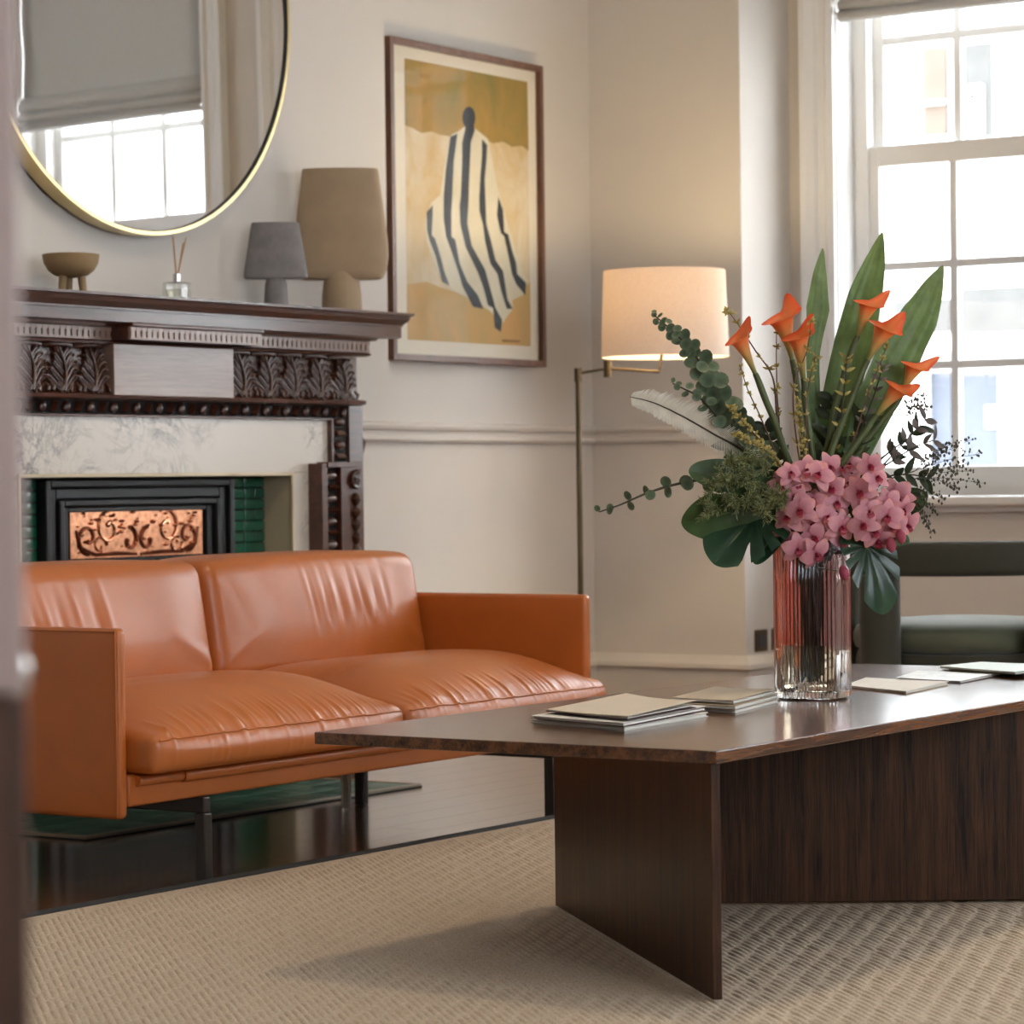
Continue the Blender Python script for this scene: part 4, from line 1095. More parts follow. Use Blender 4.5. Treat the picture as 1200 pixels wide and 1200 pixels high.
for k in range(2):
    for i in range(SEG): fs.append((k * SEG + i, k * SEG + (i + 1) % SEG, (k + 1) * SEG + (i + 1) % SEG, (k + 1) * SEG + i))
fs.append(tuple(range(SEG))[::-1]); fs.append(tuple(2 * SEG + i for i in range(SEG)))
v.add(vs, fs); v.build('water', wm, vase, angle=50)

# ------------------------------------------------------------------ the arrangement, stem by stem
fr = random.Random(77)
def Q(x, y, dd=0.0): return at(x, y, DV + dd)
TOCAM = -FWD
def catmull(P, n=6):
    P = [Vector(p) for p in P]; out_ = []
    for i in range(len(P) - 1):
        p0, p1, p2, p3 = P[max(0, i - 1)], P[i], P[i + 1], P[min(len(P) - 1, i + 2)]
        for k in range(n):
            t = k / n
            out_.append(.5 * ((2 * p1) + (p2 - p0) * t + (2 * p0 - 5 * p1 + 4 * p2 - p3) * t * t + (3 * p1 - p0 - 3 * p2 + p3) * t ** 3))
    out_.append(P[-1]); return out_
slot = [0]
def neck():
    """a free place in the vase mouth and the spot on the vase floor the stem leans to"""
    k = slot[0]; slot[0] += 1
    a = k * 2.39996; r = .0405 * math.sqrt((k % 23 + .5) / 23)
    return Vector((VB.x + r * math.cos(a), VB.y + r * math.sin(a), VB.z + VH + .01)), Vector((VB.x + .030 * math.cos(a * 1.7 + 2), VB.y + .030 * math.sin(a * 1.7 + 2), VB.z + .026 + .03 * fr.random()))
def stem_path(pts, n=6):
    a, b = neck()
    return catmull(list(pts) + [a, b], n)
def blade(m, pts, widths, nrm, fold=.15, cols=4, ts0=0, ts1=1, wave=0, ridge=0, rows=None):
    """leaf surface along a centre line; nrm: the way the face looks"""
    n = len(pts); vs, fs, ts = [], [], []
    for k in range(n):
        p = Vector(pts[k]); t = (Vector(pts[min(k + 1, n - 1)]) - Vector(pts[max(k - 1, 0)])).normalized()
        s_ = t.cross(Vector(nrm)).normalized(); nn = s_.cross(t).normalized()
        for i in range(cols + 1):
            u = i / cols * 2 - 1
            w = widths[k]
            vs.append(p + s_ * (u * w) + nn * (abs(u) * w * fold + wave * w * math.sin(k * .9 + u * 2) + (ridge * w * math.cos(u * 4.5 * math.pi) if ridge else 0)))
            ts.append(ts0 + (ts1 - ts0) * k / (n - 1))
    m_ = cols + 1
    for k in range(n - 1):
        for i in range(cols): fs.append((k * m_ + i, k * m_ + i + 1, (k + 1) * m_ + i + 1, (k + 1) * m_ + i))
    m.add(vs, fs, ts)
    return m
def leaf(m, base, d, nrm, ln, wd, bend=.15, fold=.2, n=6, cols=2, shape=.75):
    d = Vector(d).normalized(); nrm = Vector(nrm)
    pts = [Vector(base) + d * ln * (k / n) - nrm.normalized() * bend * ln * (k / n) ** 2 for k in range(n + 1)]
    wds = [wd * math.sin(math.pi * min(.999, max(.02, (k / n) ** shape))) ** .85 + .0003 for k in range(n + 1)]
    return blade(m, pts, wds, nrm, fold, cols)
def rvec(s=1): return Vector((fr.uniform(-s, s), fr.uniform(-s, s), fr.uniform(-s, s)))

G_ = {}
G_['strap'] = attr_mat('strap_leaf', [(0, srgb(70, 92, 50)), (.5, srgb(100, 124, 68)), (1, srgb(120, 138, 80))], .45, .25, 34, .25)
G_['stem'] = mat('green_stem', srgb(72, 82, 40), .5, var=.2, vscale=30)
G_['dstem'] = mat('dark_stem', srgb(52, 50, 34), .55, var=.2, vscale=30)
G_['calla'] = attr_mat('calla_spathe', [(0, srgb(104, 120, 62)), (.32, srgb(186, 160, 92)), (.6, srgb(220, 156, 92)), (.85, srgb(234, 122, 66)), (1, srgb(232, 88, 44))], .45, .06, 40, .25)
G_['spadix'] = mat('spadix', srgb(236, 176, 60), .6)
G_['euc'] = attr_mat('eucalyptus_leaf', [(0, srgb(64, 82, 60)), (.6, srgb(86, 104, 80)), (1, srgb(106, 116, 90))], .5, .3, 50, .15)
G_['mon'] = attr_mat('monstera_leaf', [(0, srgb(30, 48, 30)), (.6, srgb(28, 54, 34)), (1, srgb(36, 70, 44))], .28, .25, 30, .06)
G_['mid'] = attr_mat('mid_green_leaf', [(0, srgb(40, 60, 32)), (1, srgb(62, 86, 44))], .4, .25, 40, .1)
G_['dark'] = attr_mat('dark_green_leaf', [(0, srgb(40, 50, 32)), (1, srgb(62, 74, 50))], .4, .3, 40, .25)
G_['plum'] = attr_mat('olive_leaf', [(0, srgb(92, 86, 78)), (1, srgb(138, 126, 122))], .5, .2, 40, .4)
G_['fern'] = attr_mat('asparagus_needle', [(0, srgb(66, 78, 44)), (1, srgb(146, 148, 98))], .6, .3, 60, .2)
G_['white'] = attr_mat('bleached_frond', [(0, srgb(206, 198, 180)), (1, srgb(226, 222, 210))], .7, .1, 40, .3)
G_['twig'] = mat('brown_twig', srgb(98, 66, 48), .6, var=.2)
G_['bud'] = attr_mat('yellow_bud', [(0, srgb(128, 118, 58)), (1, srgb(186, 164, 92))], .6, .2, 60, .1)
G_['seed'] = mat('dark_seed', srgb(72, 66, 50), .6, var=.3)
G_['orchid'] = attr_mat('orchid_petal', [(0, srgb(170, 72, 92)), (.22, srgb(204, 132, 146)), (.75, srgb(218, 156, 164)), (1, srgb(228, 152, 140))], .5, .10, 60, .22)
G_['lip'] = attr_mat('orchid_lip', [(0, srgb(120, 16, 44)), (.6, srgb(150, 30, 58)), (1, srgb(206, 120, 100))], .4, .15, 80)

# broad upright strap leaves
def strap(label, pts, wds, dd, face):
    P = [Q(x, y, d) for (x, y), d in zip(pts, dd)]
    C_ = catmull(P, 7); n = len(C_)
    W = []
    for k in range(n):
        f = k / (n - 1) * (len(wds) - 1); i = min(len(wds) - 2, int(f)); W.append((wds[i] + (wds[i + 1] - wds[i]) * (f - i)) * PXM)
    t = thing('strap_leaf', label, 'leaf', VB + Vector((0, 0, .03)), 'strap leaves in the vase')
    nrm = (TOCAM + RIGHT * face).normalized()
    m = MB(); blade(m, C_, W, nrm, .22, 14, 0, 1, .03, .035); m.build('blade', G_['strap'], t, angle=70, recalc=False)
    a, b = neck()
    MB().tube(catmull([C_[1], C_[0], a, b], 6), .0042, 8).build('stem', G_['stem'], t)
strap('slim green strap leaf with a waisted neck, standing between the calla lilies', [(957, 530), (953, 455), (952, 412), (957, 362), (960, 322), (964, 291)], [6, 8, 9, 15, 9, .6], [.02, .03, .04, .05, .06, .06], .35)
strap('tallest broad green strap leaf rising behind the calla lilies', [(972, 540), (984, 470), (1000, 405), (1015, 345), (1026, 305), (1034, 272)], [14, 21, 23, 20, 12, .6], [.03, .05, .06, .07, .07, .06], -.2)
strap('broad green strap leaf leaning towards the window', [(1000, 540), (1022, 480), (1050, 420), (1076, 372), (1093, 336), (1105, 311)], [14, 24, 27, 23, 13, .6], [.0, .02, .04, .05, .05, .05], .15)

# calla lilies
def calla(label, mouth, base, tip, dd, stem, R_=.020, away=.30, wrap=1.0):
    R_ *= 1.2
    B, Mo, T_ = Q(*base, dd), Q(*mouth, dd - .006), Q(*tip, dd + .012)
    ax = (Mo - B); Ln = ax.length; ax.normalize()
    e1 = (T_ - Mo); e1 = e1 - ax * e1.dot(ax); e1 = (e1.normalized() * .8 + FWD * away); e1 = (e1 - ax * e1.dot(ax)).normalized()
    e2 = ax.cross(e1)
    t = thing('calla_lily', label, 'flower', VB + Vector((0, 0, .03)), 'calla lilies in the vase')
    tipv = T_ - (Mo + e1 * R_)
    def fn(u, v):
        th = (u * 1.10 - .05) * 2 * math.pi + math.pi
        r = .0042 + (R_ - .0042) * v ** 1.9 * (1 + .14 * u)
        if v > .82: r += R_ * .34 * ((v - .82) / .18) ** 1.6
        p = B + ax * (Ln * v)
        c_ = math.cos(th)
        p = p + (e1 * c_ + e2 * math.sin(th)) * r
        p = p + ax * (Ln * .07 * c_ * v * v)
        if v > .82: p = p - ax * (Ln * .10 * ((v - .82) / .18) ** 2 * (1 - .6 * max(0, c_)))
        k = max(0, (c_ - .80) / .20) ** 1.5 * max(0, (v - .62) / .38) ** 1.4
        return p * 1.0 + tipv * k * .85
    m = MB(); m.grid(fn, 40, 16); m.build('spathe', G_['calla'], t, angle=80, recalc=False)
    MB().tube([B + ax * Ln * .25, B + ax * Ln * .6, B + ax * Ln * .86], [.0025, .0032, .002], 8).build('spadix', G_['spadix'], t)
    st = stem_path([B + ax * .004, B - ax * .012] + [Q(x, y, dd) for x, y in stem])
    MB().tube(st, [.0052 + .0012 * min(1, k / 8) for k in range(len(st))], 10).build('stem', G_['stem'], t)
calla('orange calla lily leaning out farthest over the eucalyptus', (864, 390), (886, 440), (876, 371), -.02, [(897, 468), (914, 512)], .0175)
calla('tall yellow and orange calla lily with a wide open mouth', (915, 366), (929, 424), (917, 343), .03, [(934, 450), (940, 500)], .0235, -.2)
calla('orange calla lily standing just in front of the tall yellow one', (935, 388), (942, 446), (949, 366), -.01, [(944, 474), (950, 520)], .019)
calla('orange calla lily set against the tallest strap leaf', (1020, 352), (1004, 396), (1042, 337), -.01, [(994, 424), (978, 480), (968, 530)], .0175)
calla('orange calla lily opening between the two tallest strap leaves', (1040, 380), (1016, 424), (1060, 362), -.03, [(1006, 446), (985, 500), (972, 540)], .0205)
calla('orange calla lily in front of the leaning strap leaf', (1074, 426), (1056, 462), (1101, 415), -.0, [(1042, 484), (1006, 530)], .0165)
calla('lowest orange calla lily on the window side', (1056, 452), (1026, 488), (1078, 448), -.05, [(1014, 506), (984, 548)], .0175)

# eucalyptus
def round_leaf(m, c, nrm, r, t0=0, t1=1):
    nrm = Vector(nrm).normalized(); e1 = nrm.orthogonal().normalized(); e2 = nrm.cross(e1); a0_ = fr.uniform(0, 6)
    e1, e2 = e1 * math.cos(a0_) + e2 * math.sin(a0_), e2 * math.cos(a0_) - e1 * math.sin(a0_)
    vs = [Vector(c)] + [Vector(c) + (e1 * math.cos(a) * r + e2 * math.sin(a) * r * .92) * q + nrm * r * .18 * q * q for q in (.5, 1) for a in [2 * math.pi * i / 12 for i in range(12)]]
    fs = [(0, 1 + i, 1 + (i + 1) % 12) for i in range(12)] + [(1 + i, 13 + i, 13 + (i + 1) % 12, 1 + (i + 1) % 12) for i in range(12)]
    m.add(vs, fs, [.2] + [.5] * 12 + [1] * 12); return m
def eucalyptus(label, pts, dd, n, r0, r1, flat_=.5, spread=1.0):
    P = [Q(x, y, d) for (x, y), d in zip(pts, dd)]
    C_ = catmull(P, 8)
    t = thing('eucalyptus_branch', label, 'foliage', VB + Vector((0, 0, .03)), 'eucalyptus branches in the vase')
    st = stem_path(P)
    MB().tube(st, [.0012 + .0016 * min(1, k / 20) for k in range(len(st))], 6).build('stem', G_['dstem'], t)
    for i in range(n):
        f = i / max(1, n - 1); p = C_[int(f * (len(C_) - 1) * .96)]
        k = int(f * (len(C_) - 1) * .96); tg = (C_[min(k + 1, len(C_) - 1)] - C_[max(0, k - 1)]).normalized()
        for s_ in (-1, 1):
            if f < .05 and s_ > 0: continue
            r = r0 + (r1 - r0) * min(1, f * 1.3) * fr.uniform(.8, 1.15)
            side = tg.cross(TOCAM).normalized() * s_
            if i % 2: side = (side * .35 + TOCAM * s_ * .9).normalized()
            d = (side * spread + tg * -.25 + rvec(.25)).normalized()
            nrm = (tg * -flat_ + TOCAM * (1 - flat_ * .5) + rvec(.45)).normalized()
            m = MB(); round_leaf(m, p + d * (r * .95 + .001), nrm, r); m.build('leaf', G_['euc'], t, angle=80, recalc=False)
eucalyptus('bushy eucalyptus branch with round leaves arching up before the lamp shade', [(766, 369), (786, 386), (808, 408), (830, 440), (846, 476), (872, 508), (905, 560)], [-.02, -.02, -.02, -.01, 0, .0, 0], 28, .005, .0205, .35)
eucalyptus('short eucalyptus sprig with small leaves beside the white frond', [(788, 449), (802, 456), (820, 466), (842, 490), (872, 522)], [-.04, -.04, -.03, -.02, 0], 7, .005, .012, .4)
eucalyptus('long bare eucalyptus branch reaching sideways with paired leaves', [(702, 600), (728, 591), (758, 578), (790, 568), (824, 562), (870, 560), (920, 600)], [-.08, -.07, -.06, -.05, -.03, -.02, 0], 9, .007, .0155, .75, .8)

# bleached frond
def frond(label, pts, dd, ln):
    P = [Q(x, y, d) for (x, y), d in zip(pts, dd)]; C_ = catmull(P, 24); n = len(C_)
    t = thing('bleached_frond', label, 'foliage', VB + Vector((0, 0, .03)))
    st = stem_path(P); MB().tube(st, [.0007 + .0016 * min(1, k / 24) for k in range(len(st))], 6).build('stem', G_['dstem'], t)
    m = MB()
    for k in range(2, n):
        f = k / n; p = C_[k]; tg = (C_[min(n - 1, k + 1)] - C_[k - 1]).normalized(); sd = tg.cross(TOCAM).normalized()
        for s_ in (-1, 1):
            l_ = ln * (math.sin(math.pi * min(1, f * .9 + .08)) ** .7) * (.62 if s_ > 0 else 1.0) * fr.uniform(.85, 1.1)
            d = (sd * s_ + tg * (.25 if s_ < 0 else .5) + TOCAM * fr.uniform(-.12, .12)).normalized()
            blade(m, [p, p + d * l_ * .5 + Vector((0, 0, -.001)), p + d * l_ + Vector((0, 0, -.006))], [.0009, .0010, .0004], TOCAM, .1, 1)
    o = m.build('barbs', G_['white'], t, recalc=False); o['kind'] = 'stuff'
frond('feathery bleached white frond reaching out below the round eucalyptus', [(738, 465), (766, 472), (800, 488), (835, 508), (872, 530), (915, 575)], [-.03, -.03, -.02, -.02, -.01, 0], .040)

# monstera and other large leaves
def monstera(label, base, tip, dd0, dd1, wid, tilt, mat_='mon', splits=(28, 55, 82, 108), depth=.5, droop=.25, cup=.25):
    B, T_ = Q(*base, dd0), Q(*tip, dd1)
    ax = T_ - B; Ln = ax.length; ax.normalize()
    n0 = (TOCAM + Vector(tilt)).normalized(); sd = ax.cross(n0).normalized(); nn = sd.cross(ax).normalized()
    t = thing('monstera_leaf', label, 'leaf', VB + Vector((0, 0, .03)))
    NP, NRI = 150, 7
    def rad(phi):
        a = abs(phi)
        x = math.cos(a); y = math.sin(a)
        # heart outline measured from a point near the leaf stalk
        r = 1.0 / math.sqrt((x / 1.0) ** 2 + (y / wid) ** 2) if x > 0 else 1.0 / math.sqrt((x / (.42)) ** 2 + (y / wid) ** 2)
        if a > 2.7: r *= .55 + .45 * max(0, (3.1416 - a) / .44)
        for sp in splits:
            q = abs(a - math.radians(sp + (3 if phi > 0 else 0))) / .075
            if q < 1: r *= 1 - depth * (1 - q) ** .6
        return r * Ln
    vs, fs, ts = [B], [], [0]
    for j in range(1, NRI + 1):
        for i in range(NP):
            phi = -math.pi + 2 * math.pi * i / NP; r = rad(phi) * j / NRI; q = r / Ln
            x, y = r * math.cos(phi), r * math.sin(phi)
            zoff = -droop * Ln * (x / Ln) ** 2 * (1 if x > 0 else .4) + cup * abs(y) * .6 - cup * y * y / Ln + .010 * Ln * math.sin(phi * 14) * q
            vs.append(B + ax * x + sd * y + nn * zoff); ts.append(q)
    for i in range(NP): fs.append((0, 1 + i, 1 + (i + 1) % NP))
    for j in range(NRI - 1):
        for i in range(NP): a = 1 + j * NP + i; b = 1 + j * NP + (i + 1) % NP; fs.append((a, b, b + NP, a + NP))
    m = MB(); m.add(vs, fs, ts); m.build('blade', G_[mat_], t, angle=80, recalc=False)
    rb = MB(); rb.tube([B - nn * .001, B + ax * Ln * .5 - nn * (droop * Ln * .25 + .0), B + ax * Ln * .96 - nn * droop * Ln * .92], [.0022, .0016, .0006], 6); rb.build('midrib', G_['stem'], t)
    st = stem_path([B, B - ax * .02 - nn * .012]); MB().tube(st, .003, 8).build('stem', G_['stem'], t)
monstera('large dark monstera leaf drooping at the side away from the window', (884, 606), (838, 652), -.05, -.11, .62, (.1, .1, .55), droop=.2)
monstera('mid green angular leaf tucked above the drooping monstera leaf', (872, 566), (812, 548), -.03, -.07, .36, (-.2, .0, .5), 'mid', (40, 90), .35, .15)
monstera('dark leaf curling under the asparagus fern', (890, 590), (806, 618), -.06, -.1, .42, (.2, .1, -.3), 'mid', (30, 70), .4, .2)
monstera('glossy monstera leaf hanging over the vase rim on the window side', (1016, 640), (1044, 714), -.06, -.09, .44, (.25, -.2, .35), 'mon', (24, 48, 74, 100), .55, .25)
monstera('rounded green leaf behind the pink orchids on the window side', (1040, 600), (1086, 578), .02, .0, .42, (.3, -.1, .4), 'mid', (200,), 0, .1)
monstera('small green leaf below the orchids on the window side', (1030, 622), (1066, 634), -.02, -.03, .38, (.1, -.1, .3), 'mid', (200,), 0, .1)
monstera('narrow dark leaf pointing down beside the vase rim', (912, 616), (884, 660), -.05, -.06, .30, (.2, .2, .2), 'mon', (200,), 0, .1)
monstera('short green leaf standing up behind the asparagus fern', (880, 560), (852, 516), -.01, -.01, .34, (.2, .3, .1), 'mid', (200,), 0, .1)

# leafy sprigs
def sprig(name, label, pts, dd, n, ln, wd, mat_, cat='foliage', pair=True, up_=.7, group='leafy sprigs in the vase'):
    P = [Q(x, y, d) for (x, y), d in zip(pts, dd)]; C_ = catmull(P, 10)
    t = thing(name, label, cat, VB + Vector((0, 0, .03)), group)
    st = stem_path(P); MB().tube(st, [.0009 + .0014 * min(1, k / 20) for k in range(len(st))], 6).build('stem', G_['dstem'], t)
    for i in range(n):
        f = (i / max(1, n - 1)) * .93; k = int(f * (len(C_) - 1)); p = C_[k]; tg = (C_[max(0, k - 1)] - C_[min(len(C_) - 1, k + 1)]).normalized()
        for s_ in ((-1, 1) if pair else ((-1) ** i,)):
            sd = tg.cross(TOCAM).normalized() * s_
            if i % 2: sd = (sd * .6 + TOCAM * fr.uniform(.2, .9)).normalized()
            d = (sd + tg * up_ + rvec(.25)).normalized()
            m = MB(); leaf(m, p, d, (TOCAM + rvec(.7)).normalized(), ln * fr.uniform(.8, 1.15), wd * fr.uniform(.85, 1.1), .2, .25)
            m.build('leaf', G_[mat_], t, angle=80, recalc=False)
sprig('olive_sprig', 'grey-plum olive sprig reaching towards the window pane', [(1084, 492), (1066, 512), (1042, 530), (1006, 560)], [.0, .0, .0, 0], 5, .030, .0058, 'plum')
sprig('olive_sprig', 'lower grey-plum olive sprig in front of the window sill', [(1094, 516), (1072, 524), (1046, 540), (1008, 566)], [-.02, -.02, -.01, 0], 5, .032, .0058, 'plum')
sprig('ruscus_sprig', 'dark ruscus sprig fanning out above the orchids towards the window', [(1076, 500), (1058, 520), (1034, 546), (1000, 580)], [.03, .03, .02, .01], 6, .034, .0060, 'dark')
sprig('ruscus_sprig', 'dark pointed ruscus sprig lying out over the window sill', [(1086, 560), (1064, 556), (1036, 560), (1004, 582)], [-.02, -.02, -.01, 0], 6, .036, .0065, 'dark')
sprig('ruscus_sprig', 'dark glossy sprig filling the middle behind the orchids', [(975, 470), (972, 510), (968, 555), (962, 600)], [.02, .02, .02, .02], 9, .040, .009, 'dark')
sprig('ruscus_sprig', 'dark leafy sprig at the foot of the calla stems', [(1012, 492), (1002, 520), (988, 560), (974, 600)], [-.0, -.0, .0, .01], 9, .038, .008, 'dark')
sprig('ruscus_sprig', 'dark leafy sprig between the asparagus fern and the callas', [(896, 500), (906, 530), (920, 566), (936, 606)], [.02, .02, .02, .02], 9, .038, .009, 'dark')
sprig('ruscus_sprig', 'dark sprig below the round eucalyptus leaves', [(856, 520), (876, 540), (900, 570), (930, 606)], [.03, .03, .03, .02], 9, .038, .010, 'dark')
sprig('ruscus_sprig', 'green sprig tucked under the orchid cluster towards the window', [(1058, 590), (1040, 592), (1010, 600), (978, 618)], [.01, .01, .01, .01], 7, .038, .010, 'mid')
sprig('ruscus_sprig', 'dark sprig hidden deep between the two orchid clusters', [(990, 560), (986, 590), (980, 620), (968, 640)], [.01, .01, .01, .0], 7, .036, .010, 'dark')
sprig('ruscus_sprig', 'dark sprig over the drooping monstera leaf', [(860, 590), (882, 592), (910, 600), (936, 622)], [-.03, -.03, -.02, -.01], 8, .036, .009, 'dark')
sprig('ruscus_sprig', 'dark sprig just above the vase rim under the fern', [(892, 622), (908, 616), (926, 618), (944, 630)], [-.02, -.02, -.01, -.01], 6, .034, .010, 'dark')
sprig('ruscus_sprig', 'slim leafy spray rising beside the lowest calla lily', [(1034, 430), (1026, 458), (1012, 496), (992, 550)], [-.04, -.04, -.03, -.01], 9, .020, .0028, 'plum')
sprig('ruscus_sprig', 'slim leafy spray between the tallest strap leaf and the callas', [(992, 420), (990, 450), (984, 500), (972, 560)], [-.04, -.04, -.03, -.01], 9, .018, .003, 'bud')

# yellow budded twigs
def twig(label, pts, dd, n, ln=.014, w=.0019, cl=5):
    P = [Q(x, y, d) for (x, y), d in zip(pts, dd)]; C_ = catmull(P, 10)
    t = thing('budded_twig', label, 'foliage', VB + Vector((0, 0, .03)), 'budded twigs in the vase')
    st = stem_path(P); MB().tube(st, [.0007 + .0011 * min(1, k / 20) for k in range(len(st))], 6).build('stem', G_['twig'], t)
    for i in range(n):
        k = int(i / n * (len(C_) - 1)); p = C_[k]
        m = MB()
        for j in range(cl):
            d = (rvec(1) + Vector((0, 0, .4))).normalized(); leaf(m, p, d, (TOCAM + rvec(.5)), ln * fr.uniform(.6, 1.1), w, .3, .2, 4, 2)
        m.build('bud_cluster', G_['bud'], t, angle=80, recalc=False)
twig('yellow budded twig with a tufted tip beside the outermost calla', [(852, 364), (862, 376), (886, 412), (906, 444), (912, 500), (930, 570)], [.01] * 6, 9)
twig('thin yellow budded twig rising left open between two callas', [(868, 430), (876, 456), (890, 486), (908, 530)], [-.02] * 4, 7, .009)
twig('yellow budded twig crossing the calla stems', [(950, 376), (946, 410), (930, 455), (934, 520), (944, 580)], [-.03] * 5, 8)
twig('yellow budded twig standing upright beside the slim strap leaf', [(910, 390), (910, 430), (912, 480), (922, 550)], [.02] * 4, 6, .010)
twig('short yellow budded twig in front of the slim strap leaf', [(956, 418), (950, 440), (944, 480), (946, 550)], [-.04] * 4, 7)
twig('golden budded twig low over the asparagus fern', [(856, 478), (872, 496), (894, 520), (920, 556)], [-.05] * 4, 16, .012, .0026, 6)
twig('second golden budded twig low over the asparagus fern', [(862, 510), (884, 520), (906, 536), (930, 570)], [-.07] * 4, 16, .011, .0026, 6)
twig('reddish budded twig among the strap leaves', [(1040, 404), (1030, 430), (1014, 470), (994, 530)], [-.05] * 4, 8, .010)
twig('golden budded twig at the foot of the callas', [(934, 470), (938, 500), (942, 530), (950, 580)], [-.06] * 4, 14, .011, .0024, 6)

# asparagus fern
def fern(label, pts, dd, n, ln):
    P = [Q(x, y, d) for (x, y), d in zip(pts, dd)]; C_ = catmull(P, 10)
    t = thing('asparagus_fern', label, 'foliage', VB + Vector((0, 0, .03)), 'asparagus fern sprigs in the vase')
    st = stem_path(P); MB().tube(st, [.0007 + .001 * min(1, k / 20) for k in range(len(st))], 6).build('stem', G_['stem'], t)
    m = MB()
    for i in range(n):
        p = C_[int(fr.random() * (len(C_) - 1) * .85)]
        d = (rvec(1) + (C_[0] - C_[-1]).normalized() * .8 + TOCAM * .3).normalized(); l_ = ln * fr.uniform(.5, 1.1)
        m.tube([p, p + d * l_], [.0005, .0003], 3, False)
        for j in range(9):
            b = p + d * l_ * (.2 + .8 * j / 9)
            for q in range(2):
                e_ = (d * .7 + rvec(.9)).normalized(); ll = .012 * fr.uniform(.7, 1.2)
                blade(m, [b, b + e_ * ll * .5, b + e_ * ll], [.0005, .0009, .0002], TOCAM + rvec(.5), .1, 1)
    o = m.build('needles', G_['fern'], t, recalc=False); o['kind'] = 'stuff'
fern('fine asparagus fern sprig spreading over the dark monstera leaf', [(832, 600), (858, 588), (890, 584), (926, 600)], [-.09, -.09, -.08, -.03], 44, .034)
fern('fine asparagus fern sprig in the middle of the fern cluster', [(838, 572), (864, 562), (894, 566), (930, 592)], [-.10, -.10, -.08, -.03], 48, .036)
fern('fine asparagus fern sprig just under the golden twigs', [(858, 544), (880, 542), (904, 552), (934, 588)], [-.09, -.09, -.07, -.03], 44, .032)
fern('fine asparagus fern sprig touching the orchids', [(896, 602), (906, 590), (918, 584), (938, 606)], [-.11, -.11, -.09, -.03], 30, .028)

# tiny-seeded sprays on the window side
def spray(label, root, tips, dd):
    t = thing('seed_spray', label, 'foliage', VB + Vector((0, 0, .03)), 'seed sprays in the vase')
    rp = Q(*root, dd); st = stem_path([rp, Q(root[0] - 40, root[1] + 16, dd * .5)]); MB().tube(st, .0011, 6).build('stem', G_['dstem'], t)
    m, b = MB(), MB()
    for tx, ty in tips:
        tp = Q(tx, ty, dd + fr.uniform(-.02, .02)); mid = (rp + tp) / 2 + Vector((0, 0, .004)); C_ = catmull([rp, mid, tp], 8)
        m.tube(C_, .0005, 4, False)
        for k in range(3, len(C_)):
            for s_ in (-1, 1):
                d = ((C_[k] - C_[k - 1]).normalized() * .7 + rvec(1) + Vector((0, 0, s_ * .6))).normalized(); e_ = C_[k] + d * fr.uniform(.006, .012)
                m.tube([C_[k], e_], .0003, 3, False); r = fr.uniform(.0017, .0026)
                b.lathe([(.0002, -r * 1.5), (r, -r * .3), (r * .8, r * .6), (.0002, r * 1.3)], e_, 6)
    o = m.build('branchlets', G_['dstem'], t, recalc=False); o['kind'] = 'stuff'
    o = b.build('seeds', G_['seed'], t, recalc=False); o['kind'] = 'stuff'
spray('airy seed spray reaching highest over the window sill', (1072, 552), [(1146, 532), (1136, 516), (1118, 518), (1106, 524)], .0)
spray('airy seed spray spreading level over the window sill', (1076, 560), [(1148, 566), (1136, 552), (1120, 570), (1130, 544)], -.03)
spray('small seed spray drooping below the window sill', (1066, 576), [(1106, 584), (1096, 598), (1086, 612), (1092, 624)], -.02)
spray('small seed spray above the olive sprig', (1056, 486), [(1078, 464), (1086, 476)], .01)

# pink orchids: two flowering stems
def petal_mesh(nm, ln, wd, cup, bk, mat_, notch=0, rowsn=8, cols=6, shape=.8, t1=1.0):
    m = MB()
    def fn(u, v):
        w = wd * (math.sin(math.pi * min(.985, (v * .93 + .06) ** shape)) ** .62)
        x = (u - .5) * 2 * w; y = ln * v
        z = cup * ln * (v * (1 - v)) * 2 - bk * ln * v * v + .18 * abs(x) * (1 if v < .8 else .6) - .25 * x * x / max(wd, 1e-6) * .6
        return (x, y, z)
    m.grid(fn, cols, rowsn, tfn=lambda u, v: v * t1); return m
sep = MB()
for a in (90, 215, 325):
    pm = petal_mesh('sepal', .029, .0098, .10, .18, None); A_ = math.radians(a - 90); c_, s_ = math.cos(A_), math.sin(A_)
    sep.add([(x * c_ - y * s_, x * s_ + y * c_, z - .0012) for x, y, z in pm.v], pm.f, pm.t)
sep_me = sep.mesh('blossom', G_['orchid'], angle=80, recalc=False)
pet_me = []
for a in (22, 158):
    pm = petal_mesh('petal', .028, .0128, .12, .10, None, shape=.95); A_ = math.radians(a - 90); c_, s_ = math.cos(A_), math.sin(A_)
    q = MB(); q.add([(x * c_ - y * s_, x * s_ + y * c_, z + .0012) for x, y, z in pm.v], pm.f, pm.t); pet_me.append(q.mesh('petal', G_['orchid'], angle=80, recalc=False))
lipm = MB()
for a, l_, w_ in ((270, .013, .0055), (235, .008, .004), (305, .008, .004)):
    pm = petal_mesh('lip', l_, w_, .9, -.15, None, rowsn=5, cols=4); A_ = math.radians(a - 90); c_, s_ = math.cos(A_), math.sin(A_)
    lipm.add([(x * c_ - y * s_, x * s_ + y * c_, z + .003) for x, y, z in pm.v], pm.f, pm.t)
lipm.lathe([(.0003, .010), (.0018, .009), (.0028, .006), (.003, .002), (.002, 0)], (0, .001, .001), 8)
lip_me = lipm.mesh('lip', G_['lip'], angle=80, recalc=False)
bud_me = MB().lathe([(.0003, -.013), (.005, -.010), (.009, -.002), (.0085, .006), (.005, .012), (.0004, .0155)], (0, 0, 0), 14).mesh('bud', G_['orchid'], angle=80)
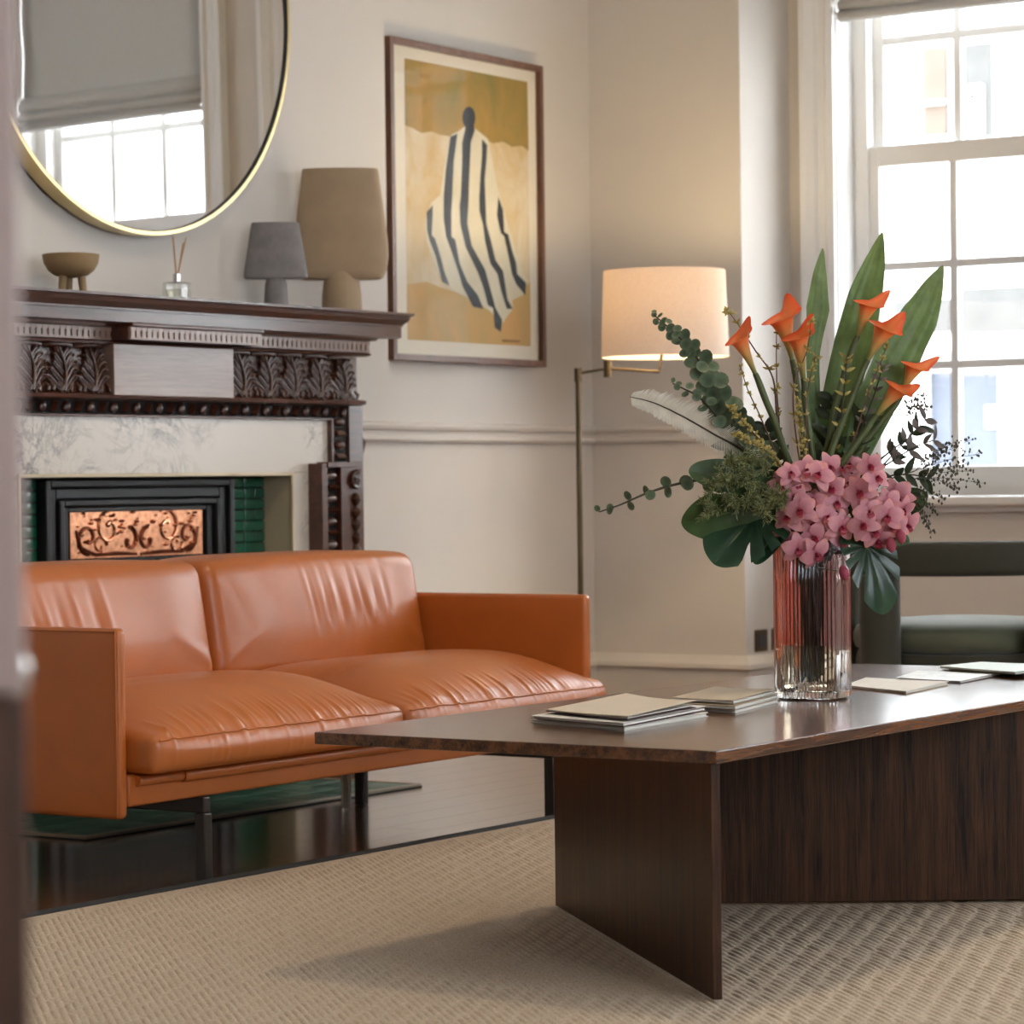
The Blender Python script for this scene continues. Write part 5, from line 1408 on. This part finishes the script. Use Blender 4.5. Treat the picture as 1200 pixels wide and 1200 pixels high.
def basis(z_, roll):
    z_ = z_.normalized(); y_ = Vector((0, 0, 1)) - z_ * z_.z; y_.normalize(); x_ = y_.cross(z_)
    Bm = Matrix((x_, y_, z_)).transposed(); return Bm @ Matrix.Rotation(roll, 3, 'Z')
def orchid(label, spine, dd, flowers, buds, ctr):
    P = [Q(x, y, d) for (x, y), d in zip(spine, dd)]
    t = thing('orchid_stem', label, 'flower', VB + Vector((0, 0, .03)))
    C_ = catmull(P, 8); st = stem_path(P); MB().tube(st, .0022, 8).build('stem', G_['stem'], t)
    cen = Q(*ctr, .02)
    for i, (x, y) in enumerate(flowers):
        x, y = x / 3.53 + 860, y / 3.53 + 540
        p = Q(x, y, -.085 + fr.uniform(-.022, .02) + .03 * ((x - ctr[0]) / 45) ** 2)
        out_ = ((p - cen).normalized() * .75 + TOCAM * 1.0 + Vector((0, 0, -.12)) + rvec(.75)).normalized()
        Bm = basis(out_, fr.uniform(-.7, .7)); s_ = fr.uniform(.92, 1.22)
        f = link('blossom', sep_me, t, p, Bm, (s_,) * 3); ORI[f] = (0, 0, 0)
        for pm in pet_me: link('petal', pm, f, (0, 0, 0))
        link('lip', lip_me, f, (0, 0, 0))
        near = min(C_, key=lambda q: (q - p).length)
        MB().tube(catmull([near, (near + p) / 2 - out_ * .006, p - out_ * .0015], 4), .0010, 6).build('pedicel', G_['stem'], t)
    for x, y in buds:
        x, y = x / 3.53 + 860, y / 3.53 + 540; p = Q(x, y, -.085)
        link('bud', bud_me, t, p, basis((TOCAM * .3 + Vector((0, 0, -1)) + rvec(.3)), 0), (1.05,) * 3)
        near = min(C_, key=lambda q: (q - p).length); MB().tube([near, p], .0010, 6).build('pedicel', G_['stem'], t)
orchid('pink orchid stem drooping over the middle of the vase rim', [(952, 664), (946, 640), (944, 605), (948, 570), (960, 585)], [-.06, -.06, -.05, -.04, -.02],
       [(305, 45), (262, 95), (190, 105), (235, 55), (395, 25), (445, 35), (250, 150), (330, 165), (405, 110), (275, 205), (385, 235), (445, 275), (425, 175), (230, 235), (330, 315), (215, 320), (265, 365), (340, 385), (410, 365), (440, 335), (350, 60), (330, 260), (480, 20)], [(455, 460)], (950, 600))
orchid('pink orchid stem spreading on the window side of the vase', [(1058, 620), (1040, 600), (1020, 580), (1000, 572), (975, 595)], [-.05, -.05, -.05, -.04, -.02],
       [(520, 130), (590, 75), (565, 20), (480, 100), (535, 265), (600, 195), (635, 230), (575, 290), (600, 330), (660, 270), (675, 145), (700, 200), (715, 265), (560, 215), (640, 170)], [(650, 345), (690, 310)], (1025, 590))
